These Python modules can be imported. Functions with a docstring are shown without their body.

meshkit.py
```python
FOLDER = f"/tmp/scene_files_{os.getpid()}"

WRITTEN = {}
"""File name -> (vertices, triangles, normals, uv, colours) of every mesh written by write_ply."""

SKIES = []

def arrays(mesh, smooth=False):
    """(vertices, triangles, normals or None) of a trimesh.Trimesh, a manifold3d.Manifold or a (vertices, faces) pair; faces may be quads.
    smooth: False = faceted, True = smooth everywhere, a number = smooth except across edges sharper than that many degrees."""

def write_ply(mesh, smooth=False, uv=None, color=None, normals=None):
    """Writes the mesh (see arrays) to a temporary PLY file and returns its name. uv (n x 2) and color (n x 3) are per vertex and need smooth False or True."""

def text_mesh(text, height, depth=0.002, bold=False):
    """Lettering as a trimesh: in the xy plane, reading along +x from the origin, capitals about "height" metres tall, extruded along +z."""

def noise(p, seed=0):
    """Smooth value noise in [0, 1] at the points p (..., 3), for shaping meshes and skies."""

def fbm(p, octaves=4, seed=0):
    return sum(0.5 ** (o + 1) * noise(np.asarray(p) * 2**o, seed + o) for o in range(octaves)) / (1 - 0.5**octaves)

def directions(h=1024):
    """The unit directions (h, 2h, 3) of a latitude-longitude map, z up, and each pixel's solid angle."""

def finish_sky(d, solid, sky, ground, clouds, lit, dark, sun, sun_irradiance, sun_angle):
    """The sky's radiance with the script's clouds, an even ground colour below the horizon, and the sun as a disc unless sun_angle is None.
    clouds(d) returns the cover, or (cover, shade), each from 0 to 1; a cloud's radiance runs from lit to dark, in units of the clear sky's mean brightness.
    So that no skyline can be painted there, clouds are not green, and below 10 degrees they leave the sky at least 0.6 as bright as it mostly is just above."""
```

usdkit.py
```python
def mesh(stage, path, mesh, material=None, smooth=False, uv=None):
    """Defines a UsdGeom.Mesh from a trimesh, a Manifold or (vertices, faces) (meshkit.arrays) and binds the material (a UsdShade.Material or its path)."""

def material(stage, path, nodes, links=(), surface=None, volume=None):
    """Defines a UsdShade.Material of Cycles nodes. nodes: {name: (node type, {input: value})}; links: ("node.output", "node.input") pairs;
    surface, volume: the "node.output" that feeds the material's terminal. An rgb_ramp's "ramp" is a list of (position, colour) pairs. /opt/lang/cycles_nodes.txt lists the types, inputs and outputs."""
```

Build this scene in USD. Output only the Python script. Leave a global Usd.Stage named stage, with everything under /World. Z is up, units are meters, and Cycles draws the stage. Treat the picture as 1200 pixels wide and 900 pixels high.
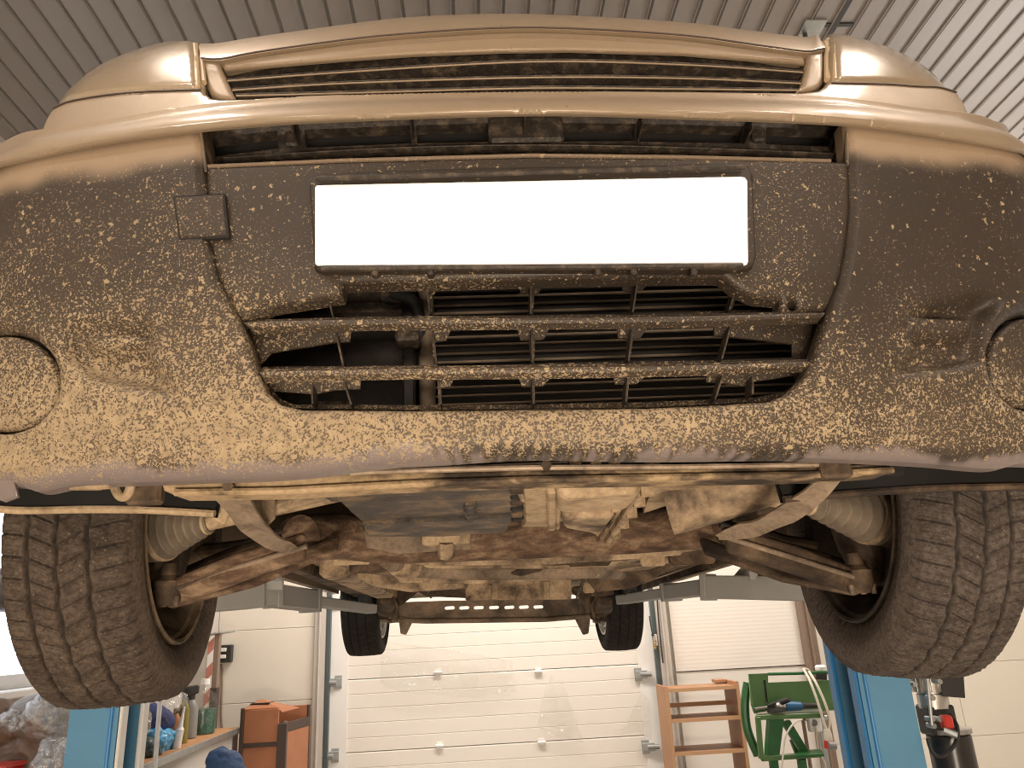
import math, random
import numpy as np, trimesh, shapely, manifold3d
from shapely.geometry import Polygon, LineString, Point
from scipy.spatial import Delaunay
import usdkit, meshkit
from pxr import Usd, UsdGeom, UsdLux, UsdShade, Sdf, Gf, Vt

stage = Usd.Stage.CreateInMemory()
UsdGeom.SetStageUpAxis(stage, UsdGeom.Tokens.z)
UsdGeom.SetStageMetersPerUnit(stage, 1.0)
UsdGeom.Xform.Define(stage, '/World')
stage.SetDefaultPrim(stage.GetPrimAtPath('/World'))
random.seed(7)
RNG = np.random.default_rng(11)
T = Sdf.ValueTypeNames

# ------------------------------------------------------------------ camera
FPX, VP, ROLL = 870.0, (566.0, 740.0), 2.0
CAM = np.array([0, 0, 1.5])
def nrm(v):
    v = np.asarray(v, float)
    return v / np.linalg.norm(v)
_yw = nrm([(VP[0] - 600) / FPX, -(VP[1] - 450) / FPX, 1])
_zr = np.array([-math.sin(math.radians(ROLL)), math.cos(math.radians(ROLL)), 0])
_zw = nrm(_zr - _yw * (_zr @ _yw))
_xw = np.cross(_zw, _yw)
VIEW = np.stack([_xw, _yw, _zw], 1)          # picture axes (right, up, forward) from world axes
cam = UsdGeom.Camera.Define(stage, '/World/camera')
cam.CreateHorizontalApertureAttr(36.0)
cam.CreateVerticalApertureAttr(27.0)
cam.CreateFocalLengthAttr(36.0 * FPX / 1200)
cam.CreateClippingRangeAttr(Gf.Vec2f(0.05, 200))
cam.CreateExposureAttr(0.0)
_r, _u, _b = VIEW[0], VIEW[1], -VIEW[2]
cam.AddTransformOp().Set(Gf.Matrix4d(*_r, 0, *_u, 0, *_b, 0, *CAM, 1))

# ------------------------------------------------------------------ lights: the workshop's lamps, daylight and added fill lights
def rect_light(name, pos, target, w, h, power, color):
    """A rectangular lamp; power in watts-like units, shared over its area."""
    l = UsdLux.RectLight.Define(stage, '/World/' + name)
    l.CreateWidthAttr(w); l.CreateHeightAttr(h)
    l.CreateIntensityAttr(power / (w * h)); l.CreateColorAttr(Gf.Vec3f(*color))
    z = nrm(np.asarray(pos, float) - np.asarray(target, float))
    up = np.array([0, 0, 1.0]) if abs(z[2]) < .95 else np.array([0, 1.0, 0])
    x = nrm(np.cross(up, z)); y = np.cross(z, x)
    l.AddTransformOp().Set(Gf.Matrix4d(*x, 0, *y, 0, *z, 0, *map(float, pos), 1))
    return l
WARM = (1.0, .86, .73)
for n_, x_, y_, l_, p_ in (('lamp_over_left', -.98, .72, .42, 5.5), ('lamp_over_right', 1.50, .72, .42, 5.5), ('lamp_left', -1.40, -.45, .5, 10), ('lamp_right_side', 1.60, -.45, .5, 10), ('lamp_left_near', -1.3, -2.1, 1.5, 30), ('lamp_right_near', 1.6, -2.1, 1.5, 30)):
    rect_light(n_, (x_, y_, 3.66), (x_, y_ - (.0 if y_ > 0 else .4), 2.6), .18, l_, p_, WARM)
rect_light('underside_fill', (0.1, -1.2, .45), (0.1, 1.6, 1.7), .9, .3, 19, (1.0, .84, .66))  # added fill light that brightens the underside of the car
rect_light('lamp_rear', (0.1, 5.2, 3.68), (0.1, 5.7, 0), 2.4, .3, 40, (1.0, .90, .80))
rect_light('added_rear_fill', (3.2, 4.9, 3.66), (3.2, 5.2, 0), 1.2, .2, 20, (1.0, .90, .76))  # added lamp to brighten the right part of the back wall
rect_light('added_uplight', (3.4, 3.2, 2.6), (3.0, 2.6, 4.3), 1.4, .5, 9, (1.0, .94, .88))  # added upward light that brightens the right side of the ceiling
dome = UsdLux.DomeLight.Define(stage, '/World/sky_dome')
UsdGeom.Scope.Define(stage, '/World/Looks')
_sky = usdkit.material(stage, '/World/Looks/overcast_sky', {'b': ('background_shader', {'color': (.90, .95, 1.0), 'strength': 3.0})}, [], surface='b.background')
UsdShade.MaterialBindingAPI.Apply(dome.GetPrim()).Bind(_sky)

# ------------------------------------------------------------------ pixel helpers: a point of the place seen at (px, py) at a known depth
def ray(px, py):
    return VIEW.T @ np.array([(px - 600) / FPX, -(py - 450) / FPX, 1.0])
def P(px, py, Y):
    d = ray(px, py); return CAM + d * (Y / d[1])
def PZ(px, py, Z):
    d = ray(px, py); return CAM + d * ((Z - CAM[2]) / d[2])
def PX(px, py, X):
    d = ray(px, py); return CAM + d * (X / d[0])
def hit(px, py, S):
    """Where the line of sight meets the surface y = S(x, z)."""
    d = ray(px, py); d = d / d[1]; Y = np.linspace(.55, 2.2, 166)
    g = Y - np.asarray(S(CAM[0] + d[0] * Y, CAM[2] + d[2] * Y)); i = int(np.argmax(g > 0))
    if not (g > 0).any(): return CAM + d * Y[int(np.argmax(g))]
    a, b = Y[max(i - 1, 0)], Y[i]
    for _ in range(24):
        m = (a + b) / 2
        if m - float(S(CAM[0] + d[0] * m, CAM[2] + d[2] * m)) > 0: b = m
        else: a = m
    return CAM + d * b

# ------------------------------------------------------------------ scene graph helpers
BASE, USED = {}, {}
def _path(parent, name):
    par = '/World' if parent is None else str(parent.GetPath())
    k = (par, name); n = USED.get(k, 0); USED[k] = n + 1
    return f'{par}/{name}' + (f'_{n:03d}' if n else '')
def tag(prim, label=None, cat=None, group=None, kind=None):
    for k, v in (('label', label), ('category', cat), ('group', group), ('kind', kind)):
        if v: prim.SetCustomDataByKey(k, v)
    return prim
def thing(name, base, label=None, cat=None, group=None, kind=None):
    path = _path(None, name)
    x = UsdGeom.Xform.Define(stage, path)
    x.AddTranslateOp().Set(Gf.Vec3d(*map(float, base)))
    BASE[path] = np.asarray(base, float)
    return tag(x.GetPrim(), label, cat, group, kind)
def part(name, mesh, mat, parent=None, smooth=32, label=None, cat=None, group=None, kind=None, primvars=None):
    """One mesh given in world coordinates, stored relative to its thing."""
    v, f, n = meshkit.arrays(mesh, smooth)
    path = _path(parent, name)
    base = np.zeros(3)
    if parent is not None:
        top = '/'.join(str(parent.GetPath()).split('/')[:3]); base = BASE.get(top, base)
    m = UsdGeom.Mesh.Define(stage, path)
    m.CreatePointsAttr(Vt.Vec3fArray.FromNumpy((v - base).astype(np.float32)))
    m.CreateFaceVertexCountsAttr(Vt.IntArray.FromNumpy(np.full(len(f), 3, np.int32)))
    m.CreateFaceVertexIndicesAttr(Vt.IntArray.FromNumpy(f.astype(np.int32).ravel()))
    m.CreateSubdivisionSchemeAttr('none')
    if n is not None:
        m.CreateNormalsAttr(Vt.Vec3fArray.FromNumpy(n.astype(np.float32))); m.SetNormalsInterpolation('vertex')
    for k, fn in (primvars or {}).items():
        UsdGeom.PrimvarsAPI(m).CreatePrimvar(k, T.FloatArray, 'vertex').Set(Vt.FloatArray.FromNumpy(np.asarray(fn(v), np.float32)))
    UsdShade.MaterialBindingAPI.Apply(m.GetPrim()).Bind(mat)
    return tag(m.GetPrim(), label, cat, group, kind)

# ------------------------------------------------------------------ mesh helpers
cat = trimesh.util.concatenate
def box(size, c=(0, 0, 0), R=None, bev=0):
    sx, sy, sz = size
    if bev:
        b = min(bev, min(size) * .45); pts = []
        for s in np.ndindex(2, 2, 2):
            s = np.array(s) * 2 - 1; h = np.array(size) / 2 * s
            for k in range(3):
                q = h - s * b; q[k] = h[k]; pts.append(q)
        m = trimesh.Trimesh(pts).convex_hull
    else:
        m = trimesh.creation.box(size)
    if R is not None: m.apply_transform(np.vstack([np.hstack([R, [[0], [0], [0]]]), [0, 0, 0, 1]]))
    m.apply_translation(c); return m
def bxx(x0, x1, y0, y1, z0, z1, bev=0):
    return box((x1 - x0, y1 - y0, z1 - z0), ((x0 + x1) / 2, (y0 + y1) / 2, (z0 + z1) / 2), None, bev)
def basis(d, up=(0, 0, 1)):
    d = nrm(d); up = np.asarray(up, float)
    if abs(d @ nrm(up)) > .97: up = np.array([0, 1.0, 0])
    s = nrm(np.cross(up, d)); return np.stack([s, np.cross(d, s), d], 1)
def beam(p, q, w, h, up=(0, 0, 1), bev=.003):
    """A bar from p to q, w across and h along up."""
    p, q = np.asarray(p, float), np.asarray(q, float)
    return box((w, h, np.linalg.norm(q - p)), (p + q) / 2, basis(q - p, up), bev)
def tube(pts, r, n=12, caps=True):
    pts = np.asarray(pts, float); r = np.broadcast_to(np.asarray(r, float), (len(pts),))
    t = np.gradient(pts, axis=0); t /= np.linalg.norm(t, axis=1, keepdims=True) + 1e-12
    a = np.cross(t[0], [0, 0, 1.0] if abs(t[0][2]) < .9 else [1.0, 0, 0]); a = nrm(a)
    ang = np.arange(n) * 2 * np.pi / n; V = []
    for i in range(len(pts)):
        a = nrm(a - t[i] * (a @ t[i])); b = np.cross(t[i], a)
        V.append(pts[i] + r[i] * (np.cos(ang)[:, None] * a + np.sin(ang)[:, None] * b))
    V = np.concatenate(V); F = []
    for i in range(len(pts) - 1):
        for j in range(n):
            k = (j + 1) % n
            F += [[i * n + j, i * n + k, (i + 1) * n + k], [i * n + j, (i + 1) * n + k, (i + 1) * n + j]]
    if caps:
        m = len(pts) - 1; V = np.vstack([V, pts[:1], pts[-1:]]); c0, c1 = len(V) - 2, len(V) - 1
        for j in range(n):
            k = (j + 1) % n
            F += [[c0, k, j], [c1, m * n + j, m * n + k]]
    return trimesh.Trimesh(V, F, process=False)
def spline(pts, n=40, closed=False):
    p = np.asarray(pts, float); k = len(p); out = []
    seg = k if closed else k - 1; per = max(2, n // seg)
    for i in range(seg):
        g = (lambda j: p[j % k]) if closed else (lambda j: p[min(max(j, 0), k - 1)])
        a, b, c, d = g(i - 1), g(i), g(i + 1), g(i + 2)
        for t in np.arange(per) / per:
            out.append(.5 * (2 * b + (c - a) * t + (2 * a - 5 * b + 4 * c - d) * t * t + (3 * b - a - 3 * c + d) * t ** 3))
    if not closed: out.append(p[-1])
    return np.array(out)
def cyl(p, q, r, n=24, r2=None):
    return tube([p, q], [r, r if r2 is None else r2], n)
def lathe(prof, c, axis, n=48):
    """prof: (along axis, radius) pairs; revolved about the axis through c."""
    B = basis(axis); prof = np.asarray(prof, float); ang = np.arange(n) * 2 * np.pi / n
    V = np.concatenate([np.asarray(c) + B[:, 2] * a + r * (np.cos(ang)[:, None] * B[:, 0] + np.sin(ang)[:, None] * B[:, 1]) for a, r in prof]); F = []
    for i in range(len(prof) - 1):
        for j in range(n):
            k = (j + 1) % n
            F += [[i * n + j, i * n + k, (i + 1) * n + k], [i * n + j, (i + 1) * n + k, (i + 1) * n + j]]
    m = trimesh.Trimesh(V, F, process=False)
    return m
def hull(pts, r=0.0, n=1):
    pts = np.asarray(pts, float)
    if r:
        s = trimesh.creation.icosphere(n, r).vertices
        pts = (pts[:, None] + s[None]).reshape(-1, 3)
    return trimesh.Trimesh(pts).convex_hull
def blob(pts, rad, seed, amp=.02, freq=6, sub=4, flat=None):
    """A lumpy rounded body: hull of balls, refined and displaced."""
    m = trimesh.Trimesh(np.concatenate([trimesh.creation.icosphere(2, r).vertices + p for p, r in zip(np.asarray(pts, float), rad)])).convex_hull
    mm = manifold3d.Manifold(manifold3d.Mesh(np.asarray(m.vertices, np.float32), np.asarray(m.faces, np.uint32))).refine_to_length(np.max(m.extents) / 28).to_mesh()
    v, f = np.array(mm.vert_properties[:, :3], float), np.array(mm.tri_verts)
    t = trimesh.Trimesh(v, f, process=True); nn = t.vertex_normals; v = np.array(t.vertices)
    d = np.abs(meshkit.fbm(v * freq + seed * 7.3, 4, seed) - .5) * 2
    v = v + nn * (d[:, None] - .35) * amp
    if flat is not None: v[:, 2] = np.maximum(v[:, 2], flat)
    return trimesh.Trimesh(v, t.faces, process=False)

def dens(pts, step):
    p = np.asarray(pts, float); out = []
    for a, b in zip(p, np.roll(p, -1, 0)):
        k = max(1, int(np.ceil(np.linalg.norm(b - a) / step)))
        out += [a + (b - a) * t for t in np.arange(k) / k]
    return np.array(out)
def xz(poly, S, step=8):
    """A traced closed outline put onto the surface S: (x, z) pairs."""
    return [tuple(hit(x, y, S)[[0, 2]]) for x, y in dens(poly, step)]
def sheet_xz(poly, S, t, r=0, res=.012, front=None, rnd=None):
    """A curved plate: a flat outline (shapely, x and z) laid on y = S(x, z), t thick to the rear, its front edges rounded by r."""
    poly = poly.buffer(0)
    if poly.geom_type != 'Polygon': return cat([sheet_xz(g, S, t, r, res, front, rnd) for g in poly.geoms])
    rings = [np.asarray(g.coords)[:-1] for g in (poly.exterior, *poly.interiors)]
    rings = [dens(g, res * .8) for g in rings]
    bnd = np.concatenate(rings); extra = []
    for k in (.12, .35, .7, 1.0):
        if r:
            q = poly.buffer(-r * k)
            for g in getattr(q, 'geoms', [q]):
                if not g.is_empty:
                    for h in (g.exterior, *g.interiors): extra.append(dens(np.asarray(h.coords)[:-1], res * .9))
    x0, z0, x1, z1 = poly.bounds
    gx, gz = np.meshgrid(np.arange(x0, x1, res), np.arange(z0, z1, res * .87)); gx = gx + (np.arange(len(gx)) % 2)[:, None] * res / 2
    g = np.stack([gx.ravel(), gz.ravel()], 1); pp = shapely.points(g)
    inside = shapely.contains(poly, pp); g = g[inside]; dd = shapely.distance(shapely.points(g), poly.boundary) if len(g) else np.zeros(0)
    g = g[dd > (max(r * 1.05, res * .45))]
    pts = np.concatenate([bnd] + extra + [g])
    _, keep = np.unique(np.round(pts / (res * .08)), axis=0, return_index=True)
    keep = np.sort(np.union1d(keep, np.arange(len(bnd)))); pts = pts[keep]
    d = Delaunay(pts); tri = d.simplices; c = pts[tri].mean(1)
    tri = tri[shapely.contains(poly, shapely.points(c))]
    a = pts[tri]; area = (a[:, 1, 0] - a[:, 0, 0]) * (a[:, 2, 1] - a[:, 0, 1]) - (a[:, 1, 1] - a[:, 0, 1]) * (a[:, 2, 0] - a[:, 0, 0])
    tri = tri[np.abs(area) > 1e-10]; area = area[np.abs(area) > 1e-10]
    tri[area < 0] = tri[area < 0][:, ::-1]
    x, z = pts[:, 0], pts[:, 1]
    y = np.asarray(S(x, z), float) * np.ones(len(x))
    dist = shapely.distance(shapely.points(pts), poly.boundary)
    yf = y.copy()
    if r:
        q = np.minimum(dist, r); yf = yf + r - np.sqrt(np.maximum(0, r * r - (r - q) ** 2))
    if front is not None: yf = yf + front(x, z)
    yb = np.maximum(y + t, yf + t * .25)
    n = len(pts); V = np.concatenate([np.stack([x, yf, z], 1), np.stack([x, yb, z], 1)])
    F = [tri, tri[:, ::-1] + n]; at = 0
    for ring in rings:
        k = len(ring); i = np.arange(k) + at; j = np.roll(i, -1)
        w = np.concatenate([np.stack([i, i + n, j], 1), np.stack([j, i + n, j + n], 1)])
        if (ring[:, 0] * np.roll(ring[:, 1], -1) - ring[:, 1] * np.roll(ring[:, 0], -1)).sum() < 0 and False: w = w[:, ::-1]
        F.append(w); at += k
    m = trimesh.Trimesh(V, np.concatenate(F), process=False)
    return m
def sheet(poly, S, t, r=0, holes=(), res=.012, front=None):
    p = Polygon(xz(poly, S)).buffer(0)
    for h in holes: p = p.difference(Polygon(xz(h, S)).buffer(0))
    return sheet_xz(p, S, t, r, res, front)
def lift(poly, S, dy):
    """A copy of the surface S moved dy to the rear."""
    return lambda x, z: S(x, z) + dy
def smoothstep(a, b, x):
    t = np.clip((x - a) / (b - a), 0, 1); return t * t * (3 - 2 * t)

# ------------------------------------------------------------------ materials
LK = '/World/Looks'
UsdGeom.Scope.Define(stage, LK)
def mat(name, nodes, links, surface='p.BSDF'):
    return usdkit.material(stage, f'{LK}/{name}', nodes, links, surface=surface)
def plain(name, col, rough=.5, metal=0.0, noise=0.0, scale=20, bump=0.0, spec=.5, bscale=None):
    n = {'g': ('geometry', {}), 'n': ('noise_texture', {'scale': scale, 'detail': 4.0, 'roughness': .6}),
         'r': ('rgb_ramp', {'ramp': [(.25, tuple(np.clip(np.array(col) * (1 - noise), 0, 1))), (.75, tuple(np.clip(np.array(col) * (1 + noise), 0, 1)))]}),
         'p': ('principled_bsdf', {'roughness': rough, 'metallic': metal, 'specular_ior_level': spec})}
    l = [('g.position', 'n.vector'), ('n.fac', 'r.fac'), ('r.color', 'p.base_color')]
    if bump:
        n['m'] = ('noise_texture', {'scale': bscale or scale * 6, 'detail': 3.0}); n['b'] = ('bump', {'strength': bump, 'distance': .003})
        l += [('g.position', 'm.vector'), ('m.fac', 'b.height'), ('b.normal', 'p.normal')]
    return mat(name, n, l)
def patchy(name, cols, scale=14, rough=.75, fine=120, metal=0.0, bump=.35, contrast=.16, stretch=(1, 1, 1), spec=.3, xb=None):
    """Mud dried in patches over a darker part: cols from bare to caked."""
    k = len(cols); ramp = [(.5 - contrast + 2 * contrast * i / (k - 1), c) for i, c in enumerate(cols)]
    n = {'g': ('geometry', {}), 'mp': ('mapping', {'scale': stretch}),
         'n': ('noise_texture', {'scale': scale, 'detail': 6.0, 'roughness': .62, 'distortion': .4}), 'r': ('rgb_ramp', {'ramp': ramp}),
         'm': ('noise_texture', {'scale': fine, 'detail': 3.0}), 'b': ('bump', {'strength': bump, 'distance': .004}),
         'x': ('mix_color', {'blend_type': 'multiply', 'fac': .55}), 'r2': ('rgb_ramp', {'ramp': [(.3, (.55, .52, .5)), (.6, (1, 1, 1))]}),
         'p': ('principled_bsdf', {'roughness': rough, 'metallic': metal, 'specular_ior_level': spec})}
    l = [('g.position', 'mp.vector'), ('mp.vector', 'n.vector'), ('g.position', 'm.vector'), ('n.fac', 'r.fac'), ('m.fac', 'r2.fac'), ('r.color', 'x.a'), ('r2.color', 'x.b'),
         ('x.result', 'p.base_color'), ('m.fac', 'b.height'), ('b.normal', 'p.normal')]
    if xb:   # the mud lies thicker towards one end
        n['sx'] = ('separate_xyz', {}); n['mr'] = ('map_range', {'from_min': xb[0], 'from_max': xb[1], 'to_min': xb[2], 'to_max': xb[3], 'clamp': True}); n['ad'] = ('math', {'math_type': 'add'})
        l.remove(('n.fac', 'r.fac')); l += [('g.position', 'sx.vector'), ('sx.x', 'mr.value'), ('mr.result', 'ad.value1'), ('n.fac', 'ad.value2'), ('ad.value', 'r.fac')]
    return mat(name, n, l)

def muddy_plastic(name, base, mudc, dustc):
    """Black grained plastic under mud splashes. Vertex values: mud (how thick the splashes lie), dust (dry film), wiped (rubbed clean lip, lightened as if catching daylight)."""
    n = {'g': ('geometry', {}),
         'am': ('attribute', {'attribute': 'mud'}), 'ad': ('attribute', {'attribute': 'dust'}), 'aw': ('attribute', {'attribute': 'wiped'}),
         'n1': ('noise_texture', {'scale': 400.0, 'detail': 2.6, 'roughness': .6}), 'n2': ('noise_texture', {'scale': 70.0, 'detail': 2.0, 'roughness': .5}),
         'n3': ('noise_texture', {'scale': 9.0, 'detail': 3.0}), 'n4': ('noise_texture', {'scale': 185.0, 'detail': 2.0}), 'n4s': ('math', {'math_type': 'subtract', 'value2': .045}), 'n14': ('math', {'math_type': 'maximum'}),
         'v': ('voronoi_texture', {'scale': 90.0}), 'dn': ('noise_texture', {'scale': 320.0, 'detail': 2.0}), 'dv': ('vector_math', {'math_type': 'multiply_add', 'vector2': (.012, .012, .012)}), 'vs': ('separate_color', {}),
         # threshold for the fine splashes
         't0': ('math', {'math_type': 'multiply_add', 'value2': -.245, 'value3': .775}), 't1': ('math', {'math_type': 'multiply_add', 'value2': -.16}),
         't2': ('math', {'math_type': 'add', 'value2': .05}),
         's1': ('map_range', {'range_type': 'smoothstep', 'to_min': 0.0, 'to_max': 1.0, 'clamp': True}),
         # single larger drops
         'dr': ('math', {'math_type': 'multiply_add', 'value2': .46, 'value3': -.235}), 'dk': ('math', {'math_type': 'multiply_add', 'value2': .18}),
         'd0': ('math', {'math_type': 'less_than'}),
         'mx': ('math', {'math_type': 'maximum', 'use_clamp': True}),
         'grain': ('noise_texture', {'scale': 700.0, 'detail': 2.0}),
         'cb': ('mix_color', {'a': base, 'b': dustc}), 'cw': ('mix_color', {'b': (.205, .165, .155)}),  # lip tone: rubbed plastic, lightened to hold the daylight sheen on it
         'hz': ('mix_color', {'b': tuple(np.array(dustc) * .55)}), 'hf': ('math', {'math_type': 'multiply', 'value2': .62}), 'am2': ('math', {'math_type': 'multiply'}),
         'cm': ('mix_color', {}), 'mc': ('rgb_ramp', {'ramp': [(.3, tuple(np.array(mudc) * .72)), (.7, mudc)]}),
         'h': ('math', {'math_type': 'multiply_add', 'value2': .12}),
         'b': ('bump', {'strength': .35, 'distance': .0022}),
         'rr': ('mix_float', {'a': .52, 'b': .85}), 'rw': ('mix_float', {'b': .33}),
         'p': ('principled_bsdf', {'specular_ior_level': .4})}
    l = [('g.position', 'n1.vector'), ('g.position', 'n2.vector'), ('g.position', 'n3.vector'), ('g.position', 'dn.vector'), ('dn.color', 'dv.vector1'), ('g.position', 'dv.vector3'), ('dv.vector', 'v.vector'), ('g.position', 'grain.vector'),
         ('am.fac', 't0.value1'), ('n3.fac', 't1.value1'), ('t0.value', 't1.value3'), ('t1.value', 't2.value1'),
         ('g.position', 'n4.vector'), ('n4.fac', 'n4s.value1'), ('n1.fac', 'n14.value1'), ('n4s.value', 'n14.value2'), ('n14.value', 's1.value'), ('t1.value', 's1.from_min'), ('t2.value', 's1.from_max'),
         ('v.color', 'vs.color'), ('vs.r', 'dr.value1'), ('am.fac', 'dk.value1'), ('dr.value', 'dk.value3'), ('v.distance', 'd0.value1'), ('dk.value', 'd0.value2'),
         ('s1.result', 'mx.value1'), ('d0.value', 'mx.value2'),
         ('ad.fac', 'cb.fac'), ('cb.result', 'hz.a'), ('am.fac', 'am2.value1'), ('am.fac', 'am2.value2'), ('am2.value', 'hf.value1'), ('hf.value', 'hz.fac'), ('hz.result', 'cw.a'), ('aw.fac', 'cw.fac'), ('cw.result', 'cm.a'), ('n2.fac', 'mc.fac'), ('mc.color', 'cm.b'), ('mx.value', 'cm.fac'),
         ('cm.result', 'p.base_color'), ('grain.fac', 'h.value1'), ('mx.value', 'h.value3'), ('h.value', 'b.height'), ('b.normal', 'p.normal'),
         ('mx.value', 'rr.fac'), ('rr.result', 'rw.a'), ('aw.fac', 'rw.fac'), ('rw.result', 'p.roughness')]
    return mat(name, n, l)

MUD = (.375, .282, .172)
M = {}
M['plastic'] = muddy_plastic('muddy_black_plastic', (.029, .0205, .0145), MUD, (.30, .215, .142))
def dusty_paint(name, col, dust, rough, metal, coat):
    n = {'g': ('geometry', {}), 'n': ('noise_texture', {'scale': 7.0, 'detail': 6.0, 'roughness': .65}), 'f': ('noise_texture', {'scale': 190.0, 'detail': 2.0}),
         'r': ('rgb_ramp', {'ramp': [(.3, col), (.7, dust)]}), 'sp': ('map_range', {'range_type': 'smoothstep', 'from_min': .725, 'from_max': .76, 'to_max': .8, 'clamp': True}),
         'c': ('mix_color', {'b': (.10, .07, .045)}), 'rg': ('map_range', {'from_min': .3, 'from_max': .7, 'to_min': rough, 'to_max': rough + .16}),
         'p': ('principled_bsdf', {'metallic': metal, 'coat_weight': coat, 'coat_roughness': .12})}
    l = [('g.position', 'n.vector'), ('g.position', 'f.vector'), ('n.fac', 'r.fac'), ('f.fac', 'sp.value'), ('r.color', 'c.a'), ('sp.result', 'c.fac'), ('c.result', 'p.base_color'),
         ('n.fac', 'rg.value'), ('rg.result', 'p.roughness')]
    return mat(name, n, l)
M['paint'] = dusty_paint('beige_metallic_paint', (.305, .230, .156), (.265, .198, .130), .40, .25, .35)
M['trim_paint'] = dusty_paint('dusty_beige_trim', (.31, .228, .15), (.265, .195, .125), .44, .15, .15)
M['lens'] = dusty_paint('dusty_headlight_lens', (.37, .285, .19), (.27, .20, .125), .17, .10, 1.0)
M['lens_trim'] = plain('headlight_rim', (.45, .33, .20), .4)
M['black'] = plain('black_trim_plastic', (.022, .018, .016), .45, 0, .35, 40, .2)
M['slat'] = patchy('dusty_black_slat', [(.024, .019, .016), (.046, .036, .028), (.15, .11, .075)], 60, .5, 300, contrast=.24)
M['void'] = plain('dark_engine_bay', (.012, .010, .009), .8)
M['radiator'] = plain('dusty_radiator', (.21, .16, .115), .6, .2, .3, 60)
M['plate'] = plain('white_plate', (.88, .92, .99), .45)
M['mudmetal'] = patchy('mud_caked_metal', [(.085, .060, .041), (.25, .18, .118), (.45, .33, .21), (.53, .395, .26)], 10)
M['mudlight'] = patchy('light_mud_caked_alloy', [(.24, .17, .105), (.47, .345, .215), (.55, .41, .265)], 12)
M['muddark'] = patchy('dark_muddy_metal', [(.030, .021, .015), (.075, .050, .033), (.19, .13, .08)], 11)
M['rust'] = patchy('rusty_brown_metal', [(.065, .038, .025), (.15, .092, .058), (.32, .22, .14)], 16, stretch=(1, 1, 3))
M['oily'] = patchy('oily_steel_pan', [(.022, .018, .016), (.060, .050, .045), (.085, .068, .055), (.20, .14, .085), (.30, .21, .13)], 13, .55, 200, .0, .35, .20, spec=.2)
M['bar'] = patchy('mud_streaked_crossmember', [(.045, .032, .023), (.15, .105, .065), (.42, .30, .17), (.47, .335, .20)], 16, stretch=(.8, 1, 1.6), xb=(-.25, .05, .13, -.09))
M['boot'] = plain('dusty_rubber_boot', (.21, .165, .12), .7, 0, .3, 30, .2)
M['strap'] = patchy('bent_steel_strap', [(.20, .15, .105), (.34, .255, .18), (.42, .32, .23)], 18, .55, metal=.2)
M['axle'] = patchy('muddy_axle', [(.09, .066, .048), (.22, .165, .118), (.34, .25, .175)], 8)
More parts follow.
